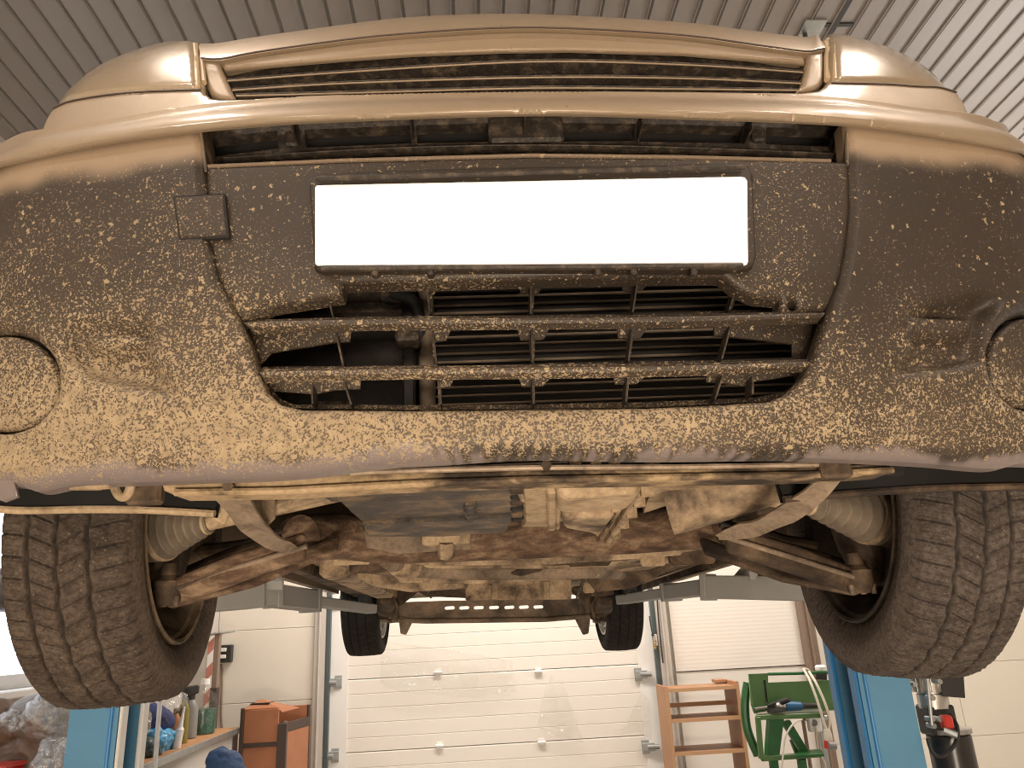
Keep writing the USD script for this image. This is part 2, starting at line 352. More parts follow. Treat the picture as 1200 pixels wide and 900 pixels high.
def tyre_mat(name, dark, mud):
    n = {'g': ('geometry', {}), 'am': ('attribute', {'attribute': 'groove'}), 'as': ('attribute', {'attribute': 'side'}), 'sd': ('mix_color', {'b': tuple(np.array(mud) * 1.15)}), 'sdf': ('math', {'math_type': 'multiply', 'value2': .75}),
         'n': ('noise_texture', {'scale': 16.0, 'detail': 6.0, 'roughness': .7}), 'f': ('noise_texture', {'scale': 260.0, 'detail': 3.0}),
         'r': ('rgb_ramp', {'ramp': [(.3, dark), (.72, mud)]}), 'k': ('mix_color', {'b': tuple(np.array(dark) * .35)}), 'f2': ('noise_texture', {'scale': 120.0, 'detail': 4.0, 'roughness': .7}), 'fr': ('rgb_ramp', {'ramp': [(.34, (.5, .48, .46)), (.62, (1.2, 1.2, 1.2))]}), 'fm': ('mix_color', {'blend_type': 'multiply', 'fac': .9, 'use_clamp': False}),  # grooves and sipes coloured darker, as shade lying in them
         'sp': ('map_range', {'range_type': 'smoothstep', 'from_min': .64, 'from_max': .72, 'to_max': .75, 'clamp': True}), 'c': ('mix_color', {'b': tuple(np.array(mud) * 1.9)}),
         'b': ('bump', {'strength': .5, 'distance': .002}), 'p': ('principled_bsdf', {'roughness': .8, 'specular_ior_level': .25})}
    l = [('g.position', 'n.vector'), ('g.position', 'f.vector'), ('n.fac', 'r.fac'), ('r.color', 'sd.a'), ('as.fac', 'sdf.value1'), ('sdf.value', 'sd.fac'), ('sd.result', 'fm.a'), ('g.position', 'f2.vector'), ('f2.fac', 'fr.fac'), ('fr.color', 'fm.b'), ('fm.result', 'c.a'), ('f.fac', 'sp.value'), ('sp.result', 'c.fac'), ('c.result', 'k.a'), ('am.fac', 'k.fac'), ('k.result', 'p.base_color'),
         ('f.fac', 'b.height'), ('b.normal', 'p.normal')]
    return mat(name, n, l)
M['tyre_l'] = tyre_mat('brown_dusty_tyre', (.050, .037, .029), (.125, .093, .070))
M['tyre_r'] = tyre_mat('grey_dusty_tyre', (.052, .041, .035), (.125, .100, .084))
M['tyre_rear'] = tyre_mat('clean_dark_tyre', (.016, .013, .011), (.032, .026, .021))
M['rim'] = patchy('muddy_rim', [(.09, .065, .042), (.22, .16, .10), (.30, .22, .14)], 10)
M['rim_shaded'] = patchy('shaded_muddy_rim', [(.022, .017, .014), (.05, .038, .03), (.10, .075, .055)], 10)  # darker copy of the muddy rim, with the shade inside the wheel painted in
M['rim_rear'] = plain('pale_alloy_rim', (.86, .86, .86), .4, .1)
M['disc'] = plain('rusty_brake_disc', (.10, .055, .03), .5, .5, .3, 30)
# the building
M['ceiling'] = plain('white_metal_ceiling', (.29, .265, .25), .42, 0, .03, 3, spec=.5)
M['screw'] = plain('zinc_screw', (.5, .5, .5), .3, .8)
M['door'] = plain('cream_sectional_door', (.80, .755, .70), .55, 0, .02, 3)
M['door2'] = None
M['wall'] = plain('cream_sandwich_panel', (.76, .71, .63), .6, 0, .03, 2)
M['wallgrey'] = plain('grey_plaster', (.52, .49, .45), .7, 0, .08, 3)
M['galv'] = plain('galvanised_steel', (.42, .44, .44), .35, .75, .12, 20)
M['track'] = plain('dark_track', (.10, .13, .135), .4, .5)
M['jamb'] = plain('grey_door_trim', (.55, .51, .47), .5)
M['brownpost'] = plain('brown_steel_post', (.23, .165, .125), .45, 0, .08, 12)
M['floor'] = patchy('concrete_floor', [(.38, .36, .33), (.48, .455, .42), (.54, .51, .47)], 1.5, .7, 60)
M['blue'] = plain('blue_lift_paint', (.12, .31, .49), .38, 0, .06, 5, .04)
M['blue_edge'] = plain('blue_lift_flange', (.03, .22, .52), .35, 0, .06, 5)
M['armgrey'] = plain('grey_lift_arm', (.33, .325, .31), .45, .1, .06, 8)
M['pad'] = plain('dark_lift_pad', (.03, .028, .028), .7)
M['wood'] = plain('brown_laminate', (.40, .205, .105), .5, 0, .10, 6)
M['woodedge'] = plain('pale_laminate_edge', (.58, .34, .19), .5)
M['green'] = plain('green_enamel', (.075, .165, .052), .4, 0, .16, 8, .06)
M['greendark'] = plain('deep_green_enamel', (.018, .115, .032), .35, 0, .15, 8)
M['steel'] = plain('worn_steel', (.34, .32, .29), .4, .6, .25, 25)
M['rubberblack'] = plain('black_rubber', (.015, .014, .014), .5)
M['cable'] = plain('white_cable', (.66, .60, .52), .5)
M['red'] = plain('red_plastic', (.55, .04, .025), .4)
M['toolblue'] = plain('blue_tool_body', (.02, .10, .22), .4)
M['orange'] = plain('orange_panel', (.37, .145, .068), .45, 0, .10, 7)
M['crateedge'] = plain('dark_crate_edge', (.06, .038, .03), .55)
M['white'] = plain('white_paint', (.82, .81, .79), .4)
M['bench'] = plain('worn_bench_wood', (.42, .22, .10), .6, 0, .25, 25)
M['olive'] = plain('olive_bottle', (.20, .16, .03), .35)
M['greybottle'] = plain('grey_bottle', (.22, .215, .21), .35)
M['towel'] = plain('dark_blue_cloth', (.035, .045, .13), .8, 0, .3, 18, .5)
M['dkbag'] = plain('dark_teal_bag', (.03, .055, .065), .4, 0, .3, 20, .4)
M['bluebag'] = plain('light_blue_film_bag', (.10, .36, .62), .25, 0, .35, 22, .9, bscale=60)
M['bluesack'] = plain('blue_woven_sack', (.022, .065, .17), .6, 0, .2, 20, .5)
M['greybag'] = plain('grey_brown_filled_sack', (.17, .13, .105), .5, 0, .35, 9, .6, bscale=40)
M['brownbag'] = plain('brown_filled_sack', (.15, .095, .065), .5, 0, .35, 9, .6, bscale=40)
M['greenliquid'] = plain('green_coolant', (.012, .10, .065), .25)
M['aluminium'] = plain('cast_aluminium', (.52, .49, .45), .38, .75, .2, 30)
M['tank'] = plain('black_oil_tank', (.025, .022, .02), .28)
M['brass'] = plain('brass_fitting', (.55, .38, .12), .3, .8)
M['dark'] = plain('dark_plastic', (.03, .028, .026), .5)
M['stripe_red'] = plain('red_hazard_stripe', (.55, .22, .17), .55)
M['pipe'] = plain('dark_grey_pipe', (.06, .058, .058), .45)
M['door2'] = mat('ribbed_cream_door', {'g': ('geometry', {}), 's': ('separate_xyz', {}), 'm': ('math', {'math_type': 'multiply', 'value2': 2 * math.pi / .030}), 'sn': ('math', {'math_type': 'sine'}),
    'h': ('map_range', {'from_min': -.2, 'from_max': 1.0, 'clamp': True}), 'b': ('bump', {'strength': .16, 'distance': .003}), 'p': ('principled_bsdf', {'base_color': (.80, .745, .695), 'roughness': .5})},
    [('g.position', 's.vector'), ('s.z', 'm.value1'), ('m.value', 'sn.value1'), ('sn.value', 'h.value'), ('h.result', 'b.height'), ('b.normal', 'p.normal')])
def film(name, tint, gloss, white, bscale):
    """Thin creased plastic film: mostly lets light through, with white creases and shine."""
    return mat(name, {'g': ('geometry', {}), 'n': ('noise_texture', {'scale': bscale, 'detail': 4.0, 'roughness': .6, 'distortion': 1.2}), 'b': ('bump', {'strength': .9, 'distance': .02}),
        'r': ('map_range', {'from_min': .42, 'from_max': .72, 'to_min': white * .4, 'to_max': white * 1.5, 'clamp': True}),
        't': ('transparent_bsdf', {'color': tint}), 'd': ('diffuse_bsdf', {'color': (.85, .85, .84)}), 'gl': ('glossy_bsdf', {'roughness': .12, 'color': (.95, .95, .95)}),
        'm1': ('mix_closure', {}), 'm2': ('mix_closure', {'fac': gloss})},
        [('g.position', 'n.vector'), ('n.fac', 'b.height'), ('n.fac', 'r.value'), ('b.normal', 'gl.normal'), ('b.normal', 'd.normal'), ('r.result', 'm1.fac'), ('t.BSDF', 'm1.closure1'), ('d.BSDF', 'm1.closure2'), ('m1.closure', 'm2.closure1'), ('gl.BSDF', 'm2.closure2')], 'm2.closure')
M['film'] = film('clear_creased_film', (.985, .985, .98), .05, .05, 14)
M['filmbag'] = film('clear_plastic_bag', (.90, .90, .90), .22, .20, 22)
M['jug'] = film('clear_plastic_jug', (.93, .95, .94), .05, .02, 10)
M['glass'] = mat('window_pane', {'t': ('transparent_bsdf', {'color': (.97, .98, 1)}), 'g': ('glossy_bsdf', {'roughness': .02}), 'm': ('mix_closure', {'fac': .06})},
    [('t.BSDF', 'm.closure1'), ('g.BSDF', 'm.closure2')], 'm.closure')
M['daylight'] = mat('bright_overcast_daylight', {'e': ('emission', {'color': (.94, .97, 1.0), 'strength': 3.0})}, [], 'e.emission')

# ================================================================== SETTING
YB, XL, XR, ZC, YF = 6.3, -2.10, 5.0, 3.74, -3.6       # back wall, left wall, right wall, ceiling, wall behind the camera
def structure(name, base=(0, 0, 0), label=None, catg=None):
    return thing(name, base, label, catg, kind='structure')
st = structure('floor', label='grey concrete workshop floor below the raised car', catg='floor')
part('floor_slab', bxx(XL - .2, XR + .2, YF - .2, YB + .2, -.2, 0), M['floor'], st, smooth=False)

cl = structure('ceiling', label='ribbed white metal sheet ceiling above the car', catg='ceiling')
PITCH, y0, y1 = .0945, YF, YB
ceil_x = np.arange(XL - .1, XR + .1, PITCH)
for i, x in enumerate(ceil_x):
    # one strip: flat pan, then a narrow raised rib; seen from below the rib is a groove with a lip on either side
    dz = random.uniform(-.0012, .0012)
    prof = [(0, 0), (.003, -.005), (.079, -.005), (.0805, -.015), (.0835, -.015), (.0862, .006), (.0915, .006), (PITCH + .0006, 0)]
    top = [(a, b + .016) for a, b in prof[::-1]]
    ring = [(x + a, ZC + b + dz) for a, b in prof + top]
    n = len(ring); V = np.array([(a, yy, b) for yy in (y0, y1) for a, b in ring])
    F = []
    for j in range(n):
        k = (j + 1) % n; F += [[j, k, n + k], [j, n + k, n + j]]
    part('ceiling_panel', trimesh.Trimesh(V, F, process=False), M['ceiling'], cl, smooth=False)
part('roof_deck', bxx(XL - .2, XR + .2, YF - .2, YB + .2, ZC + .06, ZC + .16), M['ceiling'], cl, smooth=False)
scr = []
for x in ceil_x[::2]:
    for y in (.4, 1.7, 3.0, 4.3):
        scr.append(cyl((x + .06, y, ZC - .003), (x + .06, y, ZC - .013), .008, 8))
part('screw', cat(scr), M['screw'], cl, kind='stuff')
q = PZ(948, 36, ZC)
hk = thing('ceiling_bracket', q, 'small grey steel hanger bracket under the ribbed ceiling beside the headlight', 'bracket')
part('plate', box((.09, .14, .008), q + [0, 0, -.012], None, .002), M['galv'], hk)
part('hook', tube([q + [-.02, 0, -.012], q + [-.02, 0, -.10], q + [-.005, 0, -.125], q + [.015, 0, -.11]], .009), M['pipe'], hk)
q = PZ(970, 27, ZC)
part('joint_strip', bxx(q[0] - .06, q[0] + .10, q[1] - .008, q[1] + .008, ZC - .012, ZC - .004), M['dark'], cl, smooth=False)
q = PZ(984, 16, ZC)
part('joint_strip', bxx(q[0] - .012, q[0] + .012, q[1] - .3, q[1] + .12, ZC - .014, ZC - .004), M['dark'], cl, smooth=False)

# back wall: sandwich panels around two sectional doors
JL, JR = P(386, 740, YB)[0], P(766, 740, YB)[0]          # opening of the big door
D2L, D2R = P(788, 740, YB)[0], P(938, 740, YB)[0]        # ribbed door beside it
wb = structure('wall_back', label='cream insulated panel wall behind the car', catg='wall')
part('added_wall_backing', bxx(XL - .1, XR + .1, YB + .082, YB + .14, 0, ZC + .1), M['wall'], wb, smooth=False)  # slab added behind the panels to stop daylight leaking through their joints
HP = .60
def panels(x0, x1, zs, top=ZC + .05):
    for a, b in zip(zs, zs[1:] + [top]):
        part('wall_panel', bxx(x0 + .002, x1 - .002, YB, YB + .08, a + .0012, b - .0012, .003), M['wall'], wb, smooth=False)
zseam = P(1150, 776, YB)[2]; zs2 = P(1150, 862, YB)[2]; hp = zseam - zs2
rows = [zs2 - 2 * hp, zs2 - hp, zs2, zseam, zseam + hp, zseam + 2 * hp, zseam + 3 * hp, zseam + 4 * hp]
rows = [max(z, 0) for z in rows if z > -hp + .02 and z < ZC]
if rows[0] > .02: rows = [0.0] + rows
panels(XL, JL - .10, rows); panels(D2R + .12, (D2R + XR) / 2, rows); panels((D2R + XR) / 2, XR, rows)
DOORTOP = 3.0
part('wall_panel', bxx(JL - .1, D2R + .12, YB, YB + .08, DOORTOP + .004, ZC + .05), M['wall'], wb, smooth=False)

d1 = structure('door_1', label='big cream sectional overhead door behind the car', catg='door')
zA = P(575, 788, YB)[2]; zB = P(575, 873, YB)[2]; ph = zA - zB
k0 = int(np.ceil(zB / ph)); zrow = [zB - k0 * ph + i * ph for i in range(0, 12)]
for a in zrow:
    b = min(a + ph, DOORTOP)
    a = max(a, .01)
    if b <= a + .02: continue
    # panel with shallow horizontal grooves
    ng = 5; h = (b - a - .0008) / ng; prof = [(YB + .06, a + .0004)]
    for g in range(ng):
        za = a + .0004 + g * h
        prof += [(YB + .020, za + (.004 if g == 0 else .0)), (YB + .020, za + h - .008), (YB + .0245, za + h - .004 if g < ng - 1 else za + h)]
    prof += [(YB + .06, b - .001)]
    n = len(prof); V = np.array([(x, y, z) for x in (JL + .005, JR - .005) for y, z in prof]); F = []
    for j in range(n):
        k = (j + 1) % n; F += [[j, n + j, n + k], [j, n + k, k]]
    part('door_panel', trimesh.Trimesh(V, F, process=False), M['door'], d1, smooth=False)
def hinge(x, z, big):
    ms = [box((.050, .008, .050), (x, YB + .014, z), None, .002), cyl((x - .03, YB + .006, z), (x + .03, YB + .006, z), .011, 12)]
    return cat(ms)
for (px, py) in [(513, 788), (631, 787), (515, 874), (635, 870)]:
    q = P(px, py, YB); part('hinge', hinge(q[0], q[2], 0), M['white'], d1)
for (px, py) in [(393, 706), (387, 800), (383, 886)]:
    q = P(px, py, YB); part('roller_bracket', cat([box((.10, .02, .06), (q[0] + .04, YB + .0, q[2]), None, .004), cyl((q[0] - .03, YB - .012, q[2]), (q[0] + .05, YB - .012, q[2]), .018, 14), box((.06, .012, .10), (q[0] + .06, YB + .012, q[2]), None, .003)]), M['galv'], d1)
for (px, py) in [(757, 790), (766, 875)]:
    q = P(px, py, YB); part('roller_bracket', cat([box((.10, .02, .06), (q[0] - .04, YB + .0, q[2]), None, .004), cyl((q[0] - .05, YB - .012, q[2]), (q[0] + .04, YB - .012, q[2]), .018, 14), box((.06, .012, .10), (q[0] - .06, YB + .012, q[2]), None, .003)]), M['galv'], d1)
for x, s in ((JL, 1), (JR, -1)):
    part('end_stile', bxx(min(x + .012 * s, x + .15 * s), max(x + .012 * s, x + .15 * s), YB + .008, YB + .0195, .01, DOORTOP), M['white'], d1, smooth=False)
    part('track', bxx(x - .016, x + .016, YB - .04, YB + .03, 0, DOORTOP, .004), M['track'], d1, smooth=False)
    part('jamb', bxx(min(x - .02 * s, x - .115 * s), max(x - .02 * s, x - .115 * s), YB - .035, YB + .08, 0, DOORTOP + .1, .008), M['jamb'], d1, smooth=False)
    part('jamb_flange', bxx(min(x - .06 * s, x - .075 * s), max(x - .06 * s, x - .075 * s), YB - .055, YB - .035, 0, DOORTOP + .1, .004), M['jamb'], d1, smooth=False)
d2 = structure('door_2', label='narrow cream door with fine ribs behind the brown shelf', catg='door')
zsplit = P(860, 784, YB)[2]
part('door_leaf', bxx(D2L + .0, D2R, YB + .02, YB + .06, zsplit + .004, DOORTOP), M['door2'], d2, smooth=False)
part('door_leaf', bxx(D2L + .0, D2R, YB + .03, YB + .06, .01, zsplit - .004), M['door'], d2, smooth=False)
part('post', bxx(D2R + .0, D2R + .11, YB - .05, YB + .06, 0, DOORTOP + .1, .008), M['brownpost'], d2, smooth=False)
part('post_flange', bxx(D2R + .045, D2R + .06, YB - .075, YB - .05, 0, DOORTOP + .1, .003), M['brownpost'], d2, smooth=False)
part('header', bxx(D2L, D2R + .11, YB - .03, YB + .06, DOORTOP + .01, DOORTOP + .1, .004), M['jamb'], d2, smooth=False)
part('header', bxx(JL - .12, JR + .12, YB - .03, YB + .06, DOORTOP + .01, DOORTOP + .1, .004), M['jamb'], d1, smooth=False)

# left wall with the bright window
wl = structure('wall_left', label='grey workshop side wall above the bench', catg='wall')
W0, W1 = 2.3, 4.0                                         # window opening along the wall
wz0 = PX(30, 806, XL + .02)[2]; wz1 = 2.35
part('wall_slab', bxx(XL - .12, XL, YF, W0, 0, ZC), M['wallgrey'], wl, smooth=False)
part('wall_slab', bxx(XL - .12, XL, W1, YB + .05, 0, ZC), M['wallgrey'], wl, smooth=False)
part('wall_slab', bxx(XL - .12, XL, W0, W1, 0, wz0), M['wallgrey'], wl, smooth=False)
part('wall_slab', bxx(XL - .12, XL, W0, W1, wz1, ZC), M['wallgrey'], wl, smooth=False)
w1 = structure('window_1', label='bright side window with white frame and sill', catg='window')
fr = [bxx(XL - .09, XL - .02, W0, W1, wz0, wz0 + .06), bxx(XL - .09, XL - .02, W0, W1, wz1 - .06, wz1), bxx(XL - .09, XL - .02, W0, W0 + .06, wz0, wz1), bxx(XL - .09, XL - .02, W1 - .06, W1, wz0, wz1)]
part('window_frame', cat(fr), M['white'], w1, smooth=False)
part('pane', bxx(XL - .06, XL - .055, W0 + .05, W1 - .05, wz0 + .05, wz1 - .05), M['glass'], w1, smooth=False)
part('window_sill', bxx(XL - .02, XL + .10, W0 - .05, W1 + .05, wz0 - .035, wz0, .006), M['white'], w1, smooth=False)
wr = structure('wall_right', label='cream panel wall on the right of the workshop', catg='wall')
part('wall_slab', bxx(XR, XR + .12, YF, 1.7, 0, ZC), M['wall'], wr, smooth=False)
part('wall_slab', bxx(XR, XR + .12, 3.6, YB + .05, 0, ZC), M['wall'], wr, smooth=False)
part('wall_slab', bxx(XR, XR + .12, 1.7, 3.6, 0, 1.2), M['wall'], wr, smooth=False)
part('wall_slab', bxx(XR, XR + .12, 1.7, 3.6, 2.6, ZC), M['wall'], wr, smooth=False)
w2 = structure('window_2', label='wide side window in the cream wall past the power unit', catg='window')
fr = [bxx(XR + .02, XR + .09, 1.7, 3.6, 1.2, 1.26), bxx(XR + .02, XR + .09, 1.7, 3.6, 2.54, 2.6), bxx(XR + .02, XR + .09, 1.7, 1.76, 1.2, 2.6), bxx(XR + .02, XR + .09, 3.54, 3.6, 1.2, 2.6)]
part('window_frame', cat(fr), M['white'], w2, smooth=False)
part('pane', bxx(XR + .05, XR + .055, 1.75, 3.55, 1.25, 2.55), M['glass'], w2, smooth=False)
wf = structure('wall_front', label='cream workshop wall opposite the overhead door', catg='wall')
part('wall_slab', bxx(XL - .12, XR + .12, YF - .12, YF, 0, ZC), M['wall'], wf, smooth=False)

# ================================================================== THE CAR
XC = .08
ZK = np.array([1.50, 1.60, 1.66, 1.70, 1.76, 1.85, 2.11, 2.17, 2.22, 2.35, 2.6])
YK = np.array([.88, .845, .808, .79, .778, .772, .770, .775, .783, .800, .850])
def S0(x, z):
    """The nose of the car: distance of its envelope from the camera plane."""
    z = np.asarray(z, float); d = np.abs(np.asarray(x, float) - XC)
    a = .155 + .10 * np.clip((2.05 - z) / .38, 0, 1)
    return np.interp(z, ZK, YK) + a * d ** 1.8 + 2.6 * np.maximum(0, d - .62) ** 2
dents = []
def add_dent(poly, depth, soft, S=S0):
    dents.append((Polygon(xz(poly, S)).buffer(0), depth, soft))
def dent_front(x, z):
    p = shapely.points(np.stack([x, z], 1)); o = np.zeros(len(x))
    for g, depth, soft in dents:
        dd = np.where(shapely.contains(g, p), shapely.distance(p, g.boundary), -shapely.distance(p, g.boundary))
        o += depth * smoothstep(-soft * .3, soft, dd)
    return o
# ledges beside the fog lamp covers
add_dent([(1035, 440), (1075, 404), (1068, 398), (1060, 366), (1095, 350), (1150, 340), (1176, 348), (1162, 376), (1156, 424), (1110, 433)], .026, .018)
add_dent([(1062, 372), (1076, 366), (1140, 367), (1148, 376), (1145, 390), (1132, 395), (1080, 396), (1066, 388)], -.024, .009)
add_dent([(70, 384), (92, 378), (172, 374), (180, 382), (176, 412), (205, 452), (214, 464), (160, 456), (100, 444), (76, 420)], .024, .018)
add_dent([(92, 388), (160, 384), (172, 391), (166, 410), (112, 414), (96, 404)], -.021, .009)

car = thing('car', (XC, 1.4, 1.4), 'mud-splashed beige car with a black front bumper, raised on the blue lift', 'car')
LIPPX = [(-60, 562), (0, 566), (20, 568), (40, 574), (77, 567), (130, 564), (187, 562), (233, 560), (300, 558), (367, 553), (450, 542), (517, 538), (622, 532), (767, 534), (900, 533), (983, 535), (1050, 538), (1100, 541), (1170, 547), (1200, 541), (1280, 540)]
lipxz = np.array([hit(x, y, S0)[[0, 2]] for x, y in dens(LIPPX, 20)[:-6] if x < 1275]); lipxz = lipxz[np.argsort(lipxz[:, 0])]
STRIPB = [(0, 192), (100, 170), (190, 156), (300, 145), (400, 139), (622, 132), (800, 136), (990, 144), (1100, 158), (1200, 176)]
sbxz = np.array([hit(x, y, S0)[[0, 2]] for x, y in STRIPB])
def mud_of(v):
    x, z = v[:, 0], v[:, 2]; h = z - np.interp(x, lipxz[:, 0], lipxz[:, 1])
    side = np.clip((XC - x) / .7, -1, 1)
    lo = .95 + .05 * side - (.28 * np.clip(-side, 0, 1))
    m = np.interp(h, [0, .006, .020, .060, .13, .22, .32, .45], [.05, .4, .88, .84, .58, .38, .28, .20]) * lo
    m = m + .16 * np.maximum(side, 0) * smoothstep(.30, .10, h)
    w = meshkit.fbm(np.stack([x * 9, z * 9, z * 0], 1), 3, 5) - .5
    return np.clip(m + w * .35 * (m > .05), 0, 1.1)
def dust_of(v):
    x, z = v[:, 0], v[:, 2]; h = np.interp(x, sbxz[:, 0], sbxz[:, 1]) - z
    w = meshkit.fbm(np.stack([x * 16, z * 16, z * 0], 1), 3, 9) - .5
    d = smoothstep(.060, .030, h + w * .030) * (.6 + .4 * smoothstep(.30, .36, np.abs(x - XC)))
    return np.clip(d, 0, 1)
def wiped_of(v):
    x, z = v[:, 0], v[:, 2]; h = z - np.interp(x, lipxz[:, 0], lipxz[:, 1])
    w = meshkit.fbm(np.stack([x * 12, z * 5, z * 0], 1), 4, 3) - .5
    return smoothstep(.005, -.002, h - np.interp(x, [-.7, -.1, .0, .8], [.017, .014, .008, .007]) + w * .040)
PV = dict(mud=mud_of, dust=dust_of, wiped=wiped_of)
none = lambda v: np.zeros(len(v))

# --- black outer bumper with the big central cut-out
SEAM_L = [(238, 190), (241, 225), (244, 280), (254, 322), (268, 350), (281, 376), (290, 400), (300, 433), (310, 456), (326, 471), (352, 477)]
SEAM_R = [(905, 467), (925, 459), (944, 440), (958, 412), (972, 368), (984, 330), (993, 285), (997, 240), (995, 190)]
def ends(top, bot, S, half=.86):
    """Outline from two traced edges, carried on to the car's corners at XC +- half."""
    a = [tuple(hit(x, y, S)[[0, 2]]) for x, y in spline(top, 90)]; b = [tuple(hit(x, y, S)[[0, 2]]) for x, y in spline(bot, 90)]
    L, R = XC - half, XC + half
    return [(L, a[0][1] - .012)] + a + [(R, a[-1][1] - .012), (R, b[-1][1] + .006)] + b[::-1] + [(L, b[0][1] + .012)]
LIPV = [q for q in LIPPX if 0 <= q[0] <= 1200]
STU = [(x, y - 8) for x, y in STRIPB]
CUT = [(232, 120), (233, 144), (237, 165), (238, 190)] + SEAM_L[1:] + [(480, 478), (622, 477), (760, 475), (850, 471)] + SEAM_R + [(995, 170), (991, 137), (991, 110)]
TOWL = [(204, 231), (262, 228), (267, 277), (211, 280)]
FOG_L = [(0 + 66 * math.cos(a), 445 + 61 * math.sin(a)) for a in np.arange(36) * 2 * np.pi / 36]
FOG_R = [(1213 + 52 * math.cos(a), 421 + 58 * math.sin(a)) for a in np.arange(36) * 2 * np.pi / 36]
p = Polygon(ends(STU, LIPV, S0)).buffer(0).difference(Polygon(xz(CUT, S0)).buffer(0))
p = max(getattr(p, 'geoms', [p]), key=lambda g: g.area)
fogl, fogr = Polygon(xz(FOG_L, S0)), Polygon(xz(FOG_R, S0))
tow = Polygon(xz(TOWL, S0))
p = p.difference(fogl).difference(fogr)
bm = sheet_xz(p, S0, .035, .014, .0070, dent_front)
bumper = part('bumper', bm, M['plastic'], car, primvars=PV, label='black plastic bumper spattered with mud')
for g in (fogl, fogr):
    part('fog_lamp_cover', sheet_xz(g.buffer(-.004), lambda x, z: S0(x, z) + .008, .02, .012, .01), M['plastic'], bumper, primvars=PV)
part('cover_gap', sheet_xz(tow.buffer(.0016), lambda x, z: S0(x, z) - .0006, .006, .001, .008), M['void'], bumper)
part('tow_eye_cover', sheet_xz(tow.buffer(-.0008), lambda x, z: S0(x, z) - .0016, .008, .0015, .008), M['plastic'], bumper, primvars=PV)
# backing that closes the grooves around the covers
for g in (fogl, fogr): part('cover_backing', sheet_xz(g.buffer(.02), lambda x, z: S0(x, z) + .036, .006, 0, .02), M['black'], bumper)

# --- centre panel that carries the plate, set back a little
Sc = lambda x, z: S0(x, z) + .006 + .03 * smoothstep(1.90, 1.80, np.asarray(z, float)) * smoothstep(.22, .36, np.abs(np.asarray(x, float) - XC))
CEN = [(240, 194), (400, 187), (622, 181), (800, 183), (996, 188), (998, 240), (993, 285), (985, 330), (972, 366), (930, 366), (916, 364), (916, 349), (890, 347), (866, 337), (858, 330), (848, 322), (760, 322), (622, 325), (500, 328), (402, 330), (400, 345), (383, 347), (317, 358), (281, 375), (268, 350), (254, 322), (244, 280)]
pc = Polygon(xz(CEN, Sc)).buffer(0).difference(Point(*hit(930, 356, Sc)[[0, 2]]).buffer(.006))
centre = part('plate_panel', sheet_xz(pc, Sc, .03, .008, .0095), M['plastic'], car, primvars=PV)
# top ledge shelf going back into the upper intake
led = np.array([hit(x, y, Sc) for x, y in dens([(242, 194), (400, 187), (622, 181), (800, 183), (994, 188)], 20)[:-38]]); led = led[np.argsort(led[:, 0])]
V = np.concatenate([led + [0, .008, .001], led + [0, .13, .004], led + [0, .13, -.02], led + [0, .02, -.02]]); n = len(led); F = []
part('ledge_edge', tube(led + [0, .004, .001], .0028, 8), M['plastic'], centre, primvars=dict(mud=lambda v: np.full(len(v), .3), dust=lambda v: np.full(len(v), .55), wiped=none))  # tan tint puts the lit front edge of the ledge into its colour
for r in range(4):
    r2 = (r + 1) % 4
    for i in range(n - 1):
        a, b, c, d = r * n + i, r * n + i + 1, r2 * n + i + 1, r2 * n + i; F += [[a, b, c], [a, c, d]]
part('ledge', trimesh.Trimesh(V, F, process=False), M['plastic'], centre, primvars=PV)

# --- number plate in its holder
Sp = lambda x, z: S0(x, z) * 0 + .762 + .14 * np.abs(np.asarray(x, float) - XC) ** 2 * .6
HOL = [(362, 216), (366, 207), (377, 203), (500, 198), (622, 195), (760, 193), (868, 191), (878, 194), (883, 205), (887, 300), (883, 312), (868, 315), (622, 315), (378, 317), (368, 313)]
PLT = [(369, 219), (371, 216.5), (622, 211.5), (868, 206.5), (873, 207.5), (876, 211), (877, 306), (876, 309), (874, 310), (622, 310.5), (372, 310.5), (369.5, 309), (369, 307)]
Sh = lambda x, z: S0(x, z) - .006
holder = part('plate_holder', sheet(HOL, Sh, .016, .004, res=.012), M['plastic'], car, primvars=dict(mud=lambda v: mud_of(v) * .5, dust=none, wiped=none))
part('number_plate', sheet(PLT, lambda x, z: S0(x, z) - .0085, .003, .0012, res=.012), M['plate'], holder, label='plain white number plate')
for a, b in [((378, 318), (868, 314)), ((372, 213), (870, 199))]:
    pts = [hit(a[0] + (b[0] - a[0]) * t, a[1] + (b[1] - a[1]) * t, Sh) + [0, -.006, 0] for t in np.linspace(0, 1, 14)]
    part('holder_rail', tube(pts, .0032, 8), M['slat'], holder)
for px in (440, 505, 700, 742, 812):
    q = hit(px, 318, Sh); part('holder_clip', box((.008, .014, .010), q + [0, 0, -.002], None, .002), M['slat'], holder)

